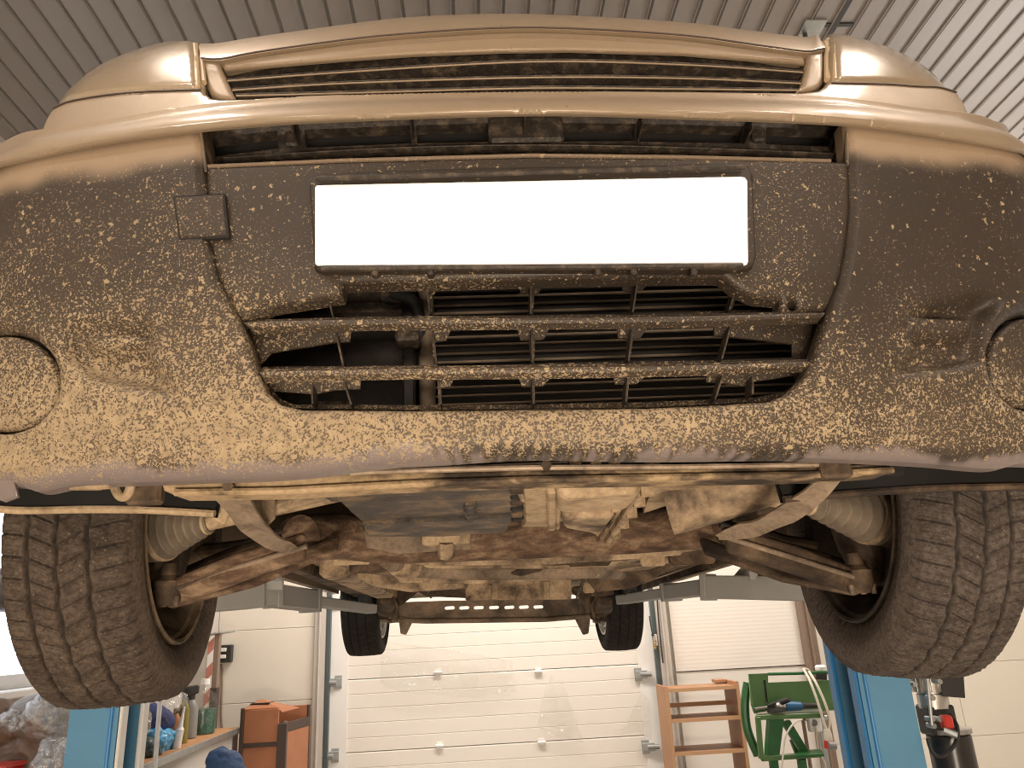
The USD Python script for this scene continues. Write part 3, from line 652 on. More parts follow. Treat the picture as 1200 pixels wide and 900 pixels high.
# --- lower intake: moulded insert with cut-outs, two slats, thin fins
Si = lambda x, z: S0(x, z) + .052
INS = [(255, 322), (275, 372), (292, 425), (308, 462), (335, 478), (480, 480), (622, 479), (760, 477), (850, 473), (908, 470), (945, 448), (962, 415), (976, 366), (990, 318), (860, 316), (622, 318), (400, 322)]
AP = [[(283, 376), (317, 358), (383, 347), (400, 346), (401, 333), (420, 331), (503, 330), (504, 371), (390, 374)],
      [(507, 343), (509, 343), (518, 329), (607, 328), (610, 342), (620, 343), (620, 369), (507, 371)],
      [(626, 343), (631, 343), (640, 329), (728, 327), (730, 340), (740, 342), (738, 368), (625, 369)],
      [(745, 340), (753, 339), (767, 325), (845, 324), (847, 336), (857, 337), (853, 364), (742, 367)],
      [(858, 363), (866, 338), (880, 342), (890, 348), (915, 350), (914, 364)],
      [(303, 430), (317, 413), (390, 401), (410, 400), (412, 386), (506, 385), (508, 428), (400, 429)],
      [(510, 400), (523, 398), (530, 383), (605, 383), (610, 397), (620, 398), (622, 427), (512, 429)],
      [(627, 398), (637, 397), (645, 383), (723, 381), (724, 395), (735, 397), (735, 424), (626, 426)],
      [(742, 397), (750, 396), (762, 380), (837, 378), (837, 393), (848, 394), (845, 422), (738, 424)],
      [(850, 394), (900, 399), (928, 403), (928, 419), (847, 422)],
      [(320, 458), (367, 461), (390, 457), (422, 455), (423, 443), (512, 442), (514, 475), (343, 474), (328, 467)],
      [(517, 453), (527, 453), (533, 442), (607, 442), (612, 452), (622, 453), (623, 474), (518, 475)],
      [(627, 452), (637, 452), (647, 440), (718, 438), (721, 449), (732, 450), (732, 471), (627, 474)],
      [(737, 450), (747, 449), (760, 437), (828, 435), (828, 447), (840, 448), (837, 468), (735, 472)],
      [(842, 448), (872, 452), (882, 447), (930, 440), (935, 448), (917, 460), (883, 466), (838, 468)]]
def fine(poly, S): return Polygon([tuple(hit(x, y, S)[[0, 2]]) for x, y in dens(poly, 20)]).buffer(0)
pi = fine(INS, Si)
for a in AP: pi = pi.difference(fine(a, Si))
mudlow = dict(mud=lambda v: np.clip(mud_of(v) * .75, 0, .62), dust=none, wiped=none)
grl = part('lower_grille', sheet_xz(pi, Si, .004, 0, .012), M['plastic'], car, primvars=mudlow)
def shelf(top, bot, S, back, name, parent, m, pv):
    """A curved slat: rounded front face between the traced edges, with a shelf running back."""
    a = np.array([hit(x, y, S) for x, y in spline(top, 40)]); b = np.array([hit(x, y, S) for x, y in spline(bot, 40)]); k = min(len(a), len(b)); a, b = a[:k], b[:k]
    mid = (a + b) / 2 + [0, -.004, 0]; rows_ = [a + [0, back, .004], a + [0, .004, .0], a * .75 + b * .25 + [0, -.003, 0], mid, a * .25 + b * .75 + [0, -.003, 0], b + [0, .004, 0], b + [0, back, -.001]]
    V = np.concatenate(rows_); F = []; R = len(rows_)
    for r in range(R):
        r2 = (r + 1) % R
        for i in range(k - 1):
            p0, p1, p2, p3 = r * k + i, r * k + i + 1, r2 * k + i + 1, r2 * k + i; F += [[p0, p2, p1], [p0, p3, p2]]
    for e, fl in ((0, 0), (k - 1, 1)):
        for r in range(1, R - 1):
            t = [e, r * k + e, (r + 1) * k + e]; F.append(t[::-1] if fl else t)
    part(name, trimesh.Trimesh(V, F, process=False), m, parent, primvars=pv)
Ss = lambda x, z: S0(x, z) + .008 + .9 * np.maximum(0, np.abs(np.asarray(x, float) - XC) - .24) ** 2
mudslat = dict(mud=lambda v: np.clip(mud_of(v) * .75 + .08, 0, .7), dust=none, wiped=none)
shelf([(282, 376), (450, 372), (622, 371), (800, 369), (968, 365)], [(296, 388), (450, 384), (622, 383), (800, 381), (960, 376)], Ss, .007, 'grille_slat', grl, M['plastic'], mudslat)
shelf([(303, 434), (450, 431), (622, 429), (800, 427), (951, 422)], [(310, 446), (450, 442), (622, 441), (800, 438), (945, 433)], Ss, .007, 'grille_slat', grl, M['plastic'], mudslat)
Sf = lambda x, z: S0(x, z) + .034
for line in ([(381, 330), (391, 374)], [(394, 390), (403, 431)], [(403, 446), (412, 475)], [(500, 328), (504, 370)], [(507, 388), (512, 430)], [(514, 444), (517, 475)], [(622, 325), (622, 370)], [(623, 385), (624, 428)], [(624, 443), (625, 474)],
             [(748, 322), (741, 367)], [(741, 383), (736, 425)], [(736, 440), (733, 472)], [(867, 320), (854, 364)], [(856, 381), (845, 422)], [(848, 436), (837, 469)], [(366, 452), (367, 474)], [(881, 441), (881, 463)]):
    a, b = hit(*line[0], Sf), hit(*line[1], Sf)
    part('grille_fin', hull([a + [-.0011, -.004, 0], a + [.0011, -.004, 0], a + [-.0011, .022, 0], a + [.0011, .022, 0], b + [-.0011, -.004, 0], b + [.0011, -.004, 0], b + [-.0011, .022, 0], b + [.0011, .022, 0]]), M['slat'], grl, smooth=False)
# radiator behind the grille, with its tubes, end tank and dark duct
RY = .93
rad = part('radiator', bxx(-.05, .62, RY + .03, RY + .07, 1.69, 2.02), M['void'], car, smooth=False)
zt = np.arange(1.70, 1.99, .0118)
part('cooling_tube', cat([bxx(-.055, .50, RY - .002, RY + .002, z - .0010, z + .0010) for z in zt]), M['radiator'], rad, smooth=False, kind='stuff')
a, b = P(496, 320, RY - .01), P(503, 480, RY - .01); x = (a[0] + b[0]) / 2
part('end_tank', cat([cyl((x, RY, 1.69), (x, RY, 2.0), .011, 16), cyl((x, RY, 1.76), (x, RY, 1.78), .014, 16)]), M['radiator'], rad)
xx = P(470, 400, RY)[0]
duct = part('air_duct', cat([bxx(-.46, xx, RY + .06, RY + .09, 1.70, 2.05), bxx(xx + .003, xx + .02, RY - .02, RY + .062, 1.70, 2.02, .003)]), M['black'], car, smooth=False)
q = P(445, 352, RY)
part('sensor_box', cat([box((.11, .05, .05), q + [-.02, .02, .01], None, .01), box((.03, .04, .02), P(478, 396, RY - .03), None, .004), cyl(q + [.02, -.02, .0], q + [.02, .02, 0], .017, 14)]), M['slat'], duct)
part('hose', tube(spline([q + [.02, -.02, .0], q + [.05, -.03, -.02], q + [.055, 0, -.06], q + [.05, .05, -.1]], 20), .008), M['rubberblack'], duct)

# --- upper intake between ledge and painted strip
Su = lambda x, z: S0(x, z) + .07
UPP = [(232, 150), (240, 196), (400, 190), (622, 184), (800, 186), (996, 191), (998, 143), (800, 134), (622, 130), (400, 137)]
UA = [[(246, 162), (325, 153), (326, 174), (248, 184)], [(357, 152), (480, 147), (482, 168), (358, 173)], [(488, 147), (575, 144), (575, 166), (489, 168)], [(657, 144), (744, 145), (744, 165), (657, 166)],
      [(749, 145), (872, 148), (872, 168), (749, 166)], [(898, 149), (980, 152), (975, 172), (898, 169)],
      [(262, 187), (463, 176), (463, 182), (262, 192)], [(505, 175), (563, 173), (563, 180), (505, 182)], [(672, 173), (728, 174), (728, 180), (672, 180)], [(770, 175), (852, 177), (852, 182), (770, 181)], [(895, 178), (975, 181), (975, 186), (895, 183)]]
pu = fine(UPP, Su)
for a in UA: pu = pu.difference(fine(a, Su))
upi = part('upper_intake', sheet_xz(pu, Su, .02, 0, .02), M['slat'], car)
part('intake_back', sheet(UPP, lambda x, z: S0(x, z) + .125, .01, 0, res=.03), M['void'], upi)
for px, py0, py1 in ((484, 147, 169), (614, 141, 166), (747, 145, 168), (350, 152, 174), (872, 148, 170)):
    a, b = hit(px, py0, Su), hit(px, py1, Su)
    part('rib', hull([a + [s, d, 0] for s in (-.0015, .0015) for d in (-.035, .05)] + [b + [s, d, 0] for s in (-.0015, .0015) for d in (-.035, .05)]), M['slat'], upi, smooth=False)
shelf([(262, 185), (450, 174), (622, 170), (800, 173), (978, 180)], [(262, 188), (450, 177), (622, 173), (800, 176), (978, 183)], lambda x, z: S0(x, z) + .05, .05, 'intake_bar', upi, M['slat'], None)
for px, py in ((888, 158), (342, 163)):
    q = hit(px, py, lambda x, z: S0(x, z) + .06)
    br = part('bracket', box((.018, .010, .024), q, None, .003), M['slat'], upi)
    part('screw', cyl(q + [0, -.007, 0], q + [0, 0, 0], .004, 10), M['muddark'], br)
part('bracket', box((.10, .02, .04), hit(616, 155, lambda x, z: S0(x, z) + .065), None, .004), M['slat'], upi)
# cheek walls closing the intake at both ends
for poly in ([(233, 152), (246, 158), (250, 186), (239, 196)], [(996, 146), (984, 153), (978, 186), (996, 190)]):
    a = [hit(x, y, S0) + [0, .008, 0] for x, y in (poly[0], poly[3])] + [hit(x, y, Su) for x, y in poly[1:3]]
    part('cheek', hull(a, .003, 0), M['plastic'], upi, primvars=dict(mud=mud_of, dust=dust_of, wiped=none))

# --- painted strip over the bumper
STRIPT = [(0, 167), (25, 155), (51, 150), (100, 142), (150, 134), (190, 127), (250, 119), (300, 115), (400, 110), (622, 106), (800, 107), (930, 110), (1000, 114), (1075, 124), (1134, 131), (1162, 139), (1200, 155)]
Sst = lambda x, z: S0(x, z) - .016
STB = STRIPB
stx = np.array([hit(x, y, Sst)[[0, 2]] for x, y in STRIPT]); sbx = np.array([hit(x, y, Sst)[[0, 2]] for x, y in STB])
def Srl(x, z):
    """The strip rolls back towards its top and a little towards its bottom edge."""
    zt_, zb_ = np.interp(x, stx[:, 0], stx[:, 1]), np.interp(x, sbx[:, 0], sbx[:, 1]); u = np.clip((np.asarray(z, float) - zb_) / np.maximum(zt_ - zb_, .01), 0, 1.3)
    return Sst(x, z) + .016 * u ** 2.2 + .006 * np.maximum(0, .25 - u) / .25
strip = part('bumper_strip', sheet_xz(Polygon(ends(STRIPT, STB, Srl)).buffer(0), Srl, .007, .003, .0085), M['paint'], car, label='beige painted strip across the bumper')
# --- painted fascia: from the strip up to the headlights and the grille
Sfa = lambda x, z: S0(x, z) + .012 + .14 * np.maximum(0, np.asarray(z, float) - 2.14)
HLB = [(62, 126), (77, 119), (100, 114), (135, 109), (175, 106), (235, 104)]
HRB = [(975, 96), (1025, 97), (1050, 98), (1075, 100), (1100, 101), (1121, 107)]
FAS = [(48, 152), (54, 138)] + HLB + [(240, 108), (247, 114), (258, 116), (400, 112), (622, 106), (800, 106), (938, 108), (958, 106), (966, 101), (970, 96)] + HRB + [(1128, 116), (1136, 133), (1134, 140), (1000, 122), (800, 113), (622, 112), (400, 116), (250, 126), (100, 150)]
part('fascia', sheet(FAS, Sfa, .03, .005, res=.0095), M['paint'], car)
# --- grille: trim bar on top, surround at both ends, black slats
Sg = lambda x, z: S0(x, z) + .045 + .06 * np.maximum(0, np.asarray(z, float) - 2.2)
Sg2 = lambda x, z: S0(x, z) + .038 + .10 * np.maximum(0, np.asarray(z, float) - 2.2)
TRIM = [(259, 72), (300, 65.5), (400, 51.5), (473, 43.5), (573, 37.5), (622, 36.5), (667, 37.5), (800, 45.5), (883, 56.5), (943, 63.5), (944, 73), (800, 61), (667, 57), (587, 58), (483, 62), (400, 68), (330, 74), (262, 80)]
ENDL = [(236, 69), (258, 70), (260, 80), (267, 95), (274, 110), (277, 116), (257, 115), (246, 110), (240, 98)]
ENDR = [(945, 61), (966, 59), (968, 93), (962, 101), (954, 105), (932, 107), (939, 99), (943, 85), (945, 73)]
gr = part('grille', sheet(TRIM, Sg2, .008, .005, res=.009), M['trim_paint'], car, label='slim top grille with dusty painted trim')
for e in (ENDL, ENDR): part('grille_end', sheet(e, lambda x, z: Sg2(x, z) - .002, .03, .008, res=.008), M['trim_paint'], gr)
for top, bot in (([(266, 93), (400, 83), (622, 70), (800, 74), (941, 83)], [(267, 96), (400, 86), (622, 74), (800, 77), (941, 86)]), ([(272, 104), (400, 96), (622, 89), (800, 90), (939, 96)], [(273, 107), (400, 99), (622, 92), (800, 93), (938, 99)]),
                 ([(276, 110), (400, 107), (622, 101), (800, 102), (935, 104)], [(277, 114), (400, 111), (622, 105), (800, 106), (934, 107)])):
    shelf(top, bot, Sg, .06, 'grille_slat', gr, M['slat'], None)
    # pale front edge of the slat
    pts = [hit(x, y, lambda x, z: Sg(x, z) - .004) for x, y in spline([((a[0] + b[0]) / 2, (a[1] + b[1]) / 2 + .5) for a, b in zip(top, bot)], 30)]
    part('slat_edge', tube(pts, .0012, 6), M['trim_paint'], gr)
GRB = [(236, 67), (400, 46), (622, 32), (800, 40), (968, 57), (970, 108), (800, 112), (622, 112), (400, 116), (240, 118)]
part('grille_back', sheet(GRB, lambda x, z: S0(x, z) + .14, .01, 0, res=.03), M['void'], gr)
part('grille_blade', cat([sheet([(262, 82), (400, 70), (622, 59), (800, 63), (943, 75), (941, 84), (800, 75), (622, 71), (400, 84), (266, 94)], lambda x, z: Sg(x, z) + .02, .006, 0, res=.03)]), M['slat'], gr)
# --- headlights
Shd = lambda x, z: S0(x, z) + .016 + .16 * np.maximum(0, np.asarray(z, float) - 2.20) + 1.6 * np.maximum(0, np.asarray(z, float) - 2.24) ** 2 + .9 * np.maximum(0, np.abs(np.asarray(x, float) - XC) - .5) ** 2
HEADL = [(62, 126), (66, 116), (72, 105), (87, 86), (107, 70), (130, 60), (162, 51), (200, 46), (230, 45), (233, 54), (236, 104), (175, 106), (135, 109), (100, 114), (77, 119)]
HEADR = [(972, 36), (987, 36), (1012, 39), (1040, 47), (1070, 59), (1090, 71), (1105, 85), (1116, 97), (1121, 107), (1100, 101), (1075, 100), (1050, 98), (1025, 97), (975, 96), (973, 60)]
for poly, inner in ((HEADL, [(224, 49), (231, 49), (234, 101), (226, 102)]), (HEADR, [(976, 46), (982, 46), (983, 92), (977, 93)])):
    h = part('headlight', sheet(poly, Shd, .03, .016, res=.0085), M['lens'], car, smooth=60, label='dusty headlight')
    part('lens_edge', sheet(inner, lambda x, z: Shd(x, z) + .002, .01, .004, res=.008), M['lens_trim'], h)
    part('lamp_housing', sheet_xz(Polygon(xz(poly, Shd)).buffer(-.022), lambda x, z: Shd(x, z) + .034, .04, 0, .03), M['dark'], h)
for l in ([(235, 56), (236, 70), (239, 97)], [(970, 47), (971, 60), (971, 94)], [(967, 50), (968, 60), (969, 94)]): part('headlight_gasket', tube([hit(x, y, lambda x, z: Shd(x, z) + .012) for x, y in l], .0040, 8), M['lens_trim'], car)
# --- bonnet: front lip, then back over the engine
HT = [(234, 50), (257, 49), (300, 42), (400, 28), (477, 19), (573, 15), (667, 17), (800, 25), (867, 33), (940, 42), (957, 40), (965, 54)]
HB = [(236, 68), (259, 69), (300, 61), (400, 47), (467, 40), (573, 33), (667, 33), (800, 41), (883, 52), (943, 60), (958, 58), (966, 57)]
Sb0 = lambda x, z: S0(x, z) + .034 + .12 * np.maximum(0, np.asarray(z, float) - 2.25)
Sb1 = lambda x, z: S0(x, z) + .046 + .24 * np.maximum(0, np.asarray(z, float) - 2.25)
bt = np.array([hit(x, y, Sb1) for x, y in spline(HT, 44)]); bb = np.array([hit(x, y, Sb0) for x, y in spline(HB, 44)]); k = min(len(bt), len(bb)); bt, bb = bt[:k], bb[:k]
u = np.linspace(-1, 1, k)[:, None]
rows_ = [bb + [0, .03, -.004], bb + [0, .003, 0], bb * .9 + bt * .1 + [0, -.002, 0], bb * .5 + bt * .5 + [0, -.004, 0], bb * .1 + bt * .9 + [0, -.001, 0], bt + [0, .012, .003]]
for t, dz in ((.10, .028), (.3, .07), (.6, .12), (.95, .17)):
    rr = bt.copy(); rr[:, 0] = XC + (rr[:, 0] - XC) * (1 + .45 * min(1, t * 2.2)); rr[:, 1] = bt[:, 1] * (1 - min(1, t * 1.6)) + (bt[:, 1].min()) * min(1, t * 1.6) + t; rr[:, 2] = bt[:, 2] * (1 - min(1, t * 2)) + bt[:, 2].max() * min(1, t * 2) + dz - .05 * np.abs(u[:, 0]) ** 3 * min(1, t * 2)
    rows_.append(rr)
V = np.concatenate(rows_); F = []
for r in range(len(rows_) - 1):
    for i in range(k - 1):
        a, b, c, d = r * k + i, r * k + i + 1, (r + 1) * k + i + 1, (r + 1) * k + i; F += [[a, b, c], [a, c, d]]
part('bonnet', trimesh.Trimesh(V, F, process=False), M['paint'], car, smooth=40)
hood_end = rows_[-1]
for line, S_ in ((HB, lambda x, z: Sb0(x, z) - .003), ([(x, y + 1) for x, y in HLB], lambda x, z: Sfa(x, z) - .001), ([(x, y + 1) for x, y in HRB], lambda x, z: Sfa(x, z) - .001)):
    part('panel_gap', tube([hit(x, y, S_) for x, y in spline(line, 40)], .0013, 6), M['crateedge'], car)

# --- corners of the bumper and of its strip, round to the wheel arches
def corner(name, za, zb, S, m, parent, pv, yend):
    for s_ in (-1, 1):
        x = XC + s_ * .86; z = np.linspace(za(x), zb(x), 12); a = np.stack([np.full(12, x), S(np.full(12, x), z) + .002, z], 1)
        e = a.copy(); e[:, 0] = XC + s_ * .885; e[:, 1] = yend(z) + .08; mid = a * .45 + e * .55 + np.array([s_ * .016, -.004, 0]); mid2 = a * .8 + e * .2 + np.array([s_ * .010, -.004, 0])
        rows2 = [a, mid2, mid, e, e - np.array([s_ * .012, 0, 0])]; k = 12
        part(name, trimesh.Trimesh(np.concatenate(rows2), [f for r in range(4) for i in range(k - 1) for f in ([r * k + i, r * k + i + 1, (r + 1) * k + i + 1], [r * k + i, (r + 1) * k + i + 1, (r + 1) * k + i])], process=False), m, parent, primvars=pv)
corner('bumper_corner', lambda x: np.interp(x, lipxz[:, 0], lipxz[:, 1]) + .009, lambda x: np.interp(x, sbxz[:, 0], sbxz[:, 1]), S0, M['plastic'], bumper, PV, lambda z: 1.09 + .10 * np.abs(z - 1.75))
corner('strip_corner', lambda x: np.interp(x, sbx[:, 0], sbx[:, 1]) - .012, lambda x: np.interp(x, stx[:, 0], stx[:, 1]) - .012, Srl, M['paint'], strip, None, lambda z: 1.30 + 0 * z)
# --- body shell behind: sides with wheel arches, sills, windscreen and roof
def side(s):
    x = XC + s * .80; pts = [(1.55, 1.72), (1.56, 2.36), (1.95, 2.50), (2.5, 3.02), (4.6, 3.05), (4.86, 2.6), (4.88, 1.85), (4.75, 1.70)]
    poly = Polygon(pts)
    for yc, zc in ((1.40, 1.70), (4.1, 1.70)): poly = poly.difference(Point(yc, zc).buffer(.345))
    m = trimesh.creation.extrude_polygon(poly, .03, engine='earcut')
    v = np.array(m.vertices); tap = np.maximum(0, v[:, 1] - 2.4) * .22
    m.vertices = np.stack([x - s * v[:, 2] - s * tap, v[:, 0], v[:, 1]], 1); return m
for s in (-1, 1): part('body_side', side(s), M['paint'], car, smooth=False)
for e, s in (([(48, 152), (55, 137), (64, 123), (72, 105), (87, 86), (107, 70), (130, 60)], -1), ([(1136, 133), (1128, 116), (1121, 107), (1105, 85), (1090, 71), (1070, 59), (1040, 47)], 1)):
    a = np.array([hit(x, y, Shd) + [0, .012, -.004] for x, y in spline(e, 24)]); rr = [a]
    for t in (.15, .4, .7, 1.0):
        b = a.copy(); b[:, 1] = a[:, 1] * (1 - t) + 1.6 * t; b[:, 0] = a[:, 0] * (1 - t) + t * np.where((a[:, 0] - XC) * s > .62, XC + s * .79, a[:, 0] + s * .06); b[:, 2] = a[:, 2] + t * .05; rr.append(b)
    k = len(a); V = np.concatenate(rr); F = []
    for r in range(len(rr) - 1):
        for i in range(k - 1):
            p0, p1, p2, p3 = r * k + i, r * k + i + 1, (r + 1) * k + i + 1, (r + 1) * k + i; F += [[p0, p1, p2], [p0, p2, p3]]
    part('front_fender', trimesh.Trimesh(V, F, process=False), M['paint'], car)
a = hood_end; n = len(a); ws = np.linspace(-.66, .66, n)[:, None]
top = np.concatenate([XC + ws, np.full((n, 1), 2.55), np.full((n, 1), 3.02)], 1); back = np.concatenate([XC + ws, np.full((n, 1), 4.6), np.full((n, 1), 3.04)], 1); tail = np.concatenate([XC + ws * 1.15, np.full((n, 1), 4.88), np.full((n, 1), 2.1)], 1); tail2 = tail * [1, 1, 0] + [0, 0, 1.72]
def loft(rows):
    k = len(rows[0]); V = np.concatenate(rows); F = []
    for r in range(len(rows) - 1):
        for i in range(k - 1):
            p0, p1, p2, p3 = r * k + i, r * k + i + 1, (r + 1) * k + i + 1, (r + 1) * k + i; F += [[p0, p1, p2], [p0, p2, p3]]
    return trimesh.Trimesh(V, F, process=False)
part('windscreen', loft([a + [0, .0, .0], top]), M['dark'], car)
part('roof', loft([top, back]), M['paint'], car)
part('tailgate', loft([back, tail, tail2]), M['paint'], car)

# ------------------------------------------------------------------ underside of the car
def slab(poly, Z, h, bev=.004, step=30):
    """A block whose underside at height Z fills the traced outline."""
    p = Polygon([tuple(PZ(x, y, Z)[:2]) for x, y in dens(poly, step)]).buffer(0)
    if bev:
        q = p.buffer(-bev)
        ms = []
        for g in getattr(p, 'geoms', [p]):
            m = trimesh.creation.extrude_polygon(g, h - bev, engine='earcut'); m.apply_translation([0, 0, Z + bev]); ms.append(m)
        for g in getattr(q, 'geoms', [q]):
            m = trimesh.creation.extrude_polygon(g, bev * 1.5, engine='earcut'); m.apply_translation([0, 0, Z]); ms.append(m)
        return cat(ms)
    m = trimesh.creation.extrude_polygon(p, h, engine='earcut'); m.apply_translation([0, 0, Z]); return m
# radiator crossmember seen below the lip
Scm = lambda x, z: .895 + .02 * np.abs(np.asarray(x, float) - XC) + 0 * np.asarray(z, float)
CMB = [(186, 562), (190, 574), (205, 579), (330, 577), (420, 572), (500, 568), (622, 564), (800, 561), (960, 558), (1046, 553), (1050, 541)]
CMT = [(188, 556), (420, 553), (500, 550), (622, 547), (800, 546), (1000, 543), (1050, 540)]
cm = part('crossmember', sheet(CMT + CMB[::-1][1:], Scm, .05, .008, res=.011), M['bar'], car)
part('gap_shade_sheet', sheet([(170, 520), (1060, 510), (1060, 556), (800, 556), (622, 558), (450, 562), (170, 566)], lambda x, z: Scm(x, z) + .055, .01, 0, res=.03), M['void'], cm)  # near-black sheet added as the shade between lip and crossmember
pts = [hit(x, y - 2, lambda x, z: Scm(x, z) - .003) for x, y in CMB[2:-1]]
part('flange', tube(pts, .0045, 8), M['bar'], cm)
pts = [hit(x, y, lambda x, z: Scm(x, z) - .006) for x, y in [(410, 554), (500, 551), (622, 548), (800, 547), (980, 544)]]
part('upper_edge', tube(pts, .0035, 8), M['strap'], cm)
for x, y in ((640, 546), (968, 548), (960, 541), (985, 548), (268, 570)):
    q = hit(x, y, lambda x, z: Scm(x, z) - .004); part('bolt', cyl(q + [0, -.005, 0], q + [0, .01, 0], .007, 6), M['muddark'], cm, smooth=False)
part('bracket', box((.04, .03, .03), hit(975, 548, Scm), None, .004), M['muddark'], cm)
# dark bay: engine block and firewall behind
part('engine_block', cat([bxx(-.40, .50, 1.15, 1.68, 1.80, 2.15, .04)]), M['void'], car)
# towing eye and bumper bracket on the left
part('towing_eye', tube(spline([P(132, 556, .93), P(134, 570, .93), P(141, 582, .93), P(149, 580, .93), P(154, 567, .93), P(155, 556, .93)], 30), .0055, 10), M['mudlight'], car)
part('bumper_bracket', box((.045, .02, .06), P(172, 565, .98), None, .004), M['muddark'], car)
part('lip_tab', sheet([(78, 560), (128, 556), (126, 571), (110, 573), (80, 573)], lambda x, z: S0(x, z) + .02, .01, .003), M['mudlight'], car)
part('torn_edge', sheet([(-30, 545), (14, 560), (20, 582), (4, 588), (-6, 584), (-30, 588)], lambda x, z: S0(x, z) + .004, .006, .002), M['plastic'], car, primvars=dict(mud=none, dust=none, wiped=lambda v: np.ones(len(v))))
# arch liners: sheet coloured near-black as the shaded gap, dusty lower rim, before each tyre
for pts, nm in (([(-30, 592), (20, 598), (110, 597), (180, 598), (252, 602)], 0), ([(918, 585), (1000, 578), (1100, 572), (1200, 570), (1260, 569)], 1)):
    q = np.array([P(x, y, 1.02) for x, y in spline(pts, 24)])
    V = np.concatenate([q + [0, 0, -.004], q + [0, .012, -.004], q + [0, .030, .05], q + [0, .035, .30], q + [0, .028, .30], q + [0, .02, .05], q + [0, 0, .004]]); n = len(q); F = []
    for r in range(7):
        r2 = (r + 1) % 7
        for i in range(n - 1):
            a, b, c, d = r * n + i, r * n + i + 1, r2 * n + i + 1, r2 * n + i; F += [[a, b, c], [a, c, d]]
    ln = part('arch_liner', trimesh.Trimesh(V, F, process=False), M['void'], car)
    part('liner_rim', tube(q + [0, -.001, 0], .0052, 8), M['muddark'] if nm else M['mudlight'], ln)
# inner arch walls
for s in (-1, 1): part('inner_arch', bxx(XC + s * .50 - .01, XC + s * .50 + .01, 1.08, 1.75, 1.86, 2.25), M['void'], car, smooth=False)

# sump and gearbox
SUMP = [(368, 572), (480, 571), (600, 570), (613, 576), (612, 606), (604, 612), (590, 620), (520, 624), (440, 625), (424, 616), (404, 600), (384, 580)]
sump = part('sump', slab(SUMP, 1.69, .12, .010), M['oily'], car, label='dark oily steel sump')
part('sump_front', hull([P(x, y, 1.06) for x, y in [(372, 573), (606, 570), (606, 560), (372, 562)]] + [PZ(x, y, 1.692) for x, y in [(390, 585), (600, 582)]], .004), M['oily'], sump)
part('sump_flange', slab([(425, 615), (600, 606), (594, 624), (520, 629), (430, 629)], 1.684, .02, .004), M['oily'], sump)
for i, py in enumerate((576, 583, 590, 597, 604, 609)):
    q = PZ(606, py, 1.688); part('sump_rib', box((.022, .028, .012), q + [0, 0, .004], None, .003), M['void'] if i % 2 else M['muddark'], sump)
q = PZ(553, 600, 1.688); part('drain_plug', cat([cyl(q, q + [0, 0, .02], .016, 6), cyl(q + [0, 0, -.008], q, .010, 6)]), M['oily'], sump)
part('baffle', slab([(545, 594), (557, 594), (557, 617), (545, 617)], 1.682, .02, .003), M['oily'], sump)
GB = [(614, 567), (660, 563), (750, 562), (752, 580), (735, 605), (712, 634), (704, 637), (690, 626), (665, 618), (652, 612), (616, 612)]
gb = part('gearbox', slab(GB, 1.685, .14, .012), M['mudlight'], car, label='mud-caked alloy gearbox casing')
part('bell_housing', hull([PZ(x, y, 1.682) for x, y in [(616, 570), (640, 568), (641, 611), (618, 612)]] + [PZ(x, y, 1.72) for x, y in [(612, 566), (644, 566), (644, 616), (612, 616)]], .003), M['mudlight'], gb)
q = PZ(628, 586, 1.680); part('casting_boss', lathe([(0, .0), (0, .022), (.012, .028)], q, (0, 0, 1), 20), M['mudmetal'], gb)
part('casting_flange', beam(PZ(646, 566, 1.687), PZ(646, 613, 1.687), .014, .03), M['mudlight'], gb)
part('casting_flange', beam(PZ(654, 566, 1.689), PZ(653, 612, 1.689), .008, .03), M['mudlight'], gb)
for x in (662, 671): part('casting_rib', beam(PZ(x, 564, 1.690), PZ(x, 580, 1.690), .010, .03), M['mudlight'], gb)
part('casting_flange', beam(PZ(752, 562, 1.692), PZ(708, 634, 1.690), .013, .04), M['mudlight'], gb)
part('casting_flange', beam(PZ(740, 566, 1.692), PZ(700, 630, 1.690), .006, .03), M['mudmetal'], gb)
for t in np.linspace(.1, .95, 6):
    q = PZ(752 + (708 - 752) * t, 562 + 74 * t, 1.668); part('casing_bolt', cyl(q + [.022, 0, 0], q + [.022, 0, .03], .010, 6), M['mudlight'], gb, smooth=False)
part('gear_barrel', hull([PZ(664, 572, 1.678), PZ(738, 568, 1.678), PZ(664, 588, 1.676), PZ(728, 584, 1.676)], .016), M['mudlight'], gb)
part('gear_barrel', hull([PZ(664, 600, 1.682), PZ(712, 600, 1.682), PZ(668, 612, 1.684), PZ(700, 618, 1.684)], .012), M['mudmetal'], gb)
for px, py in ((676, 566), (700, 565), (722, 564), (668, 607), (684, 616), (722, 600)): part('casting_bolt', cyl(PZ(px, py, 1.672), PZ(px, py, 1.672) + [0, 0, .03], .008, 6), M['mudlight'], gb, smooth=False)
part('casting_web', hull([PZ(x, y, 1.672) for x, y in [(660, 590), (735, 582), (735, 588), (662, 597)]], .006), M['mudlight'], gb)
DF = [(752, 563), (800, 560), (868, 559), (860, 575), (835, 583), (800, 590), (770, 600), (740, 608)]
df = part('differential_housing', slab(DF, 1.70, .14, .02), M['mudlight'], car)
part('output_cone', lathe([(0, .065), (.10, .058), (.20, .045), (.22, .03)], P(780, 582, 1.24), P(870, 563, 1.20) - P(780, 582, 1.24), 24), M['mudmetal'], df)
part('selector_rod', tube(spline([P(815, 588, 1.35), P(832, 600, 1.35), P(838, 612, 1.35)], 12), .010, 10), M['mudmetal'], df)
part('tab', hull([P(x, y, 1.3) for x, y in [(818, 588), (828, 586), (833, 602), (829, 604)]], .003), M['mudlight'], df)
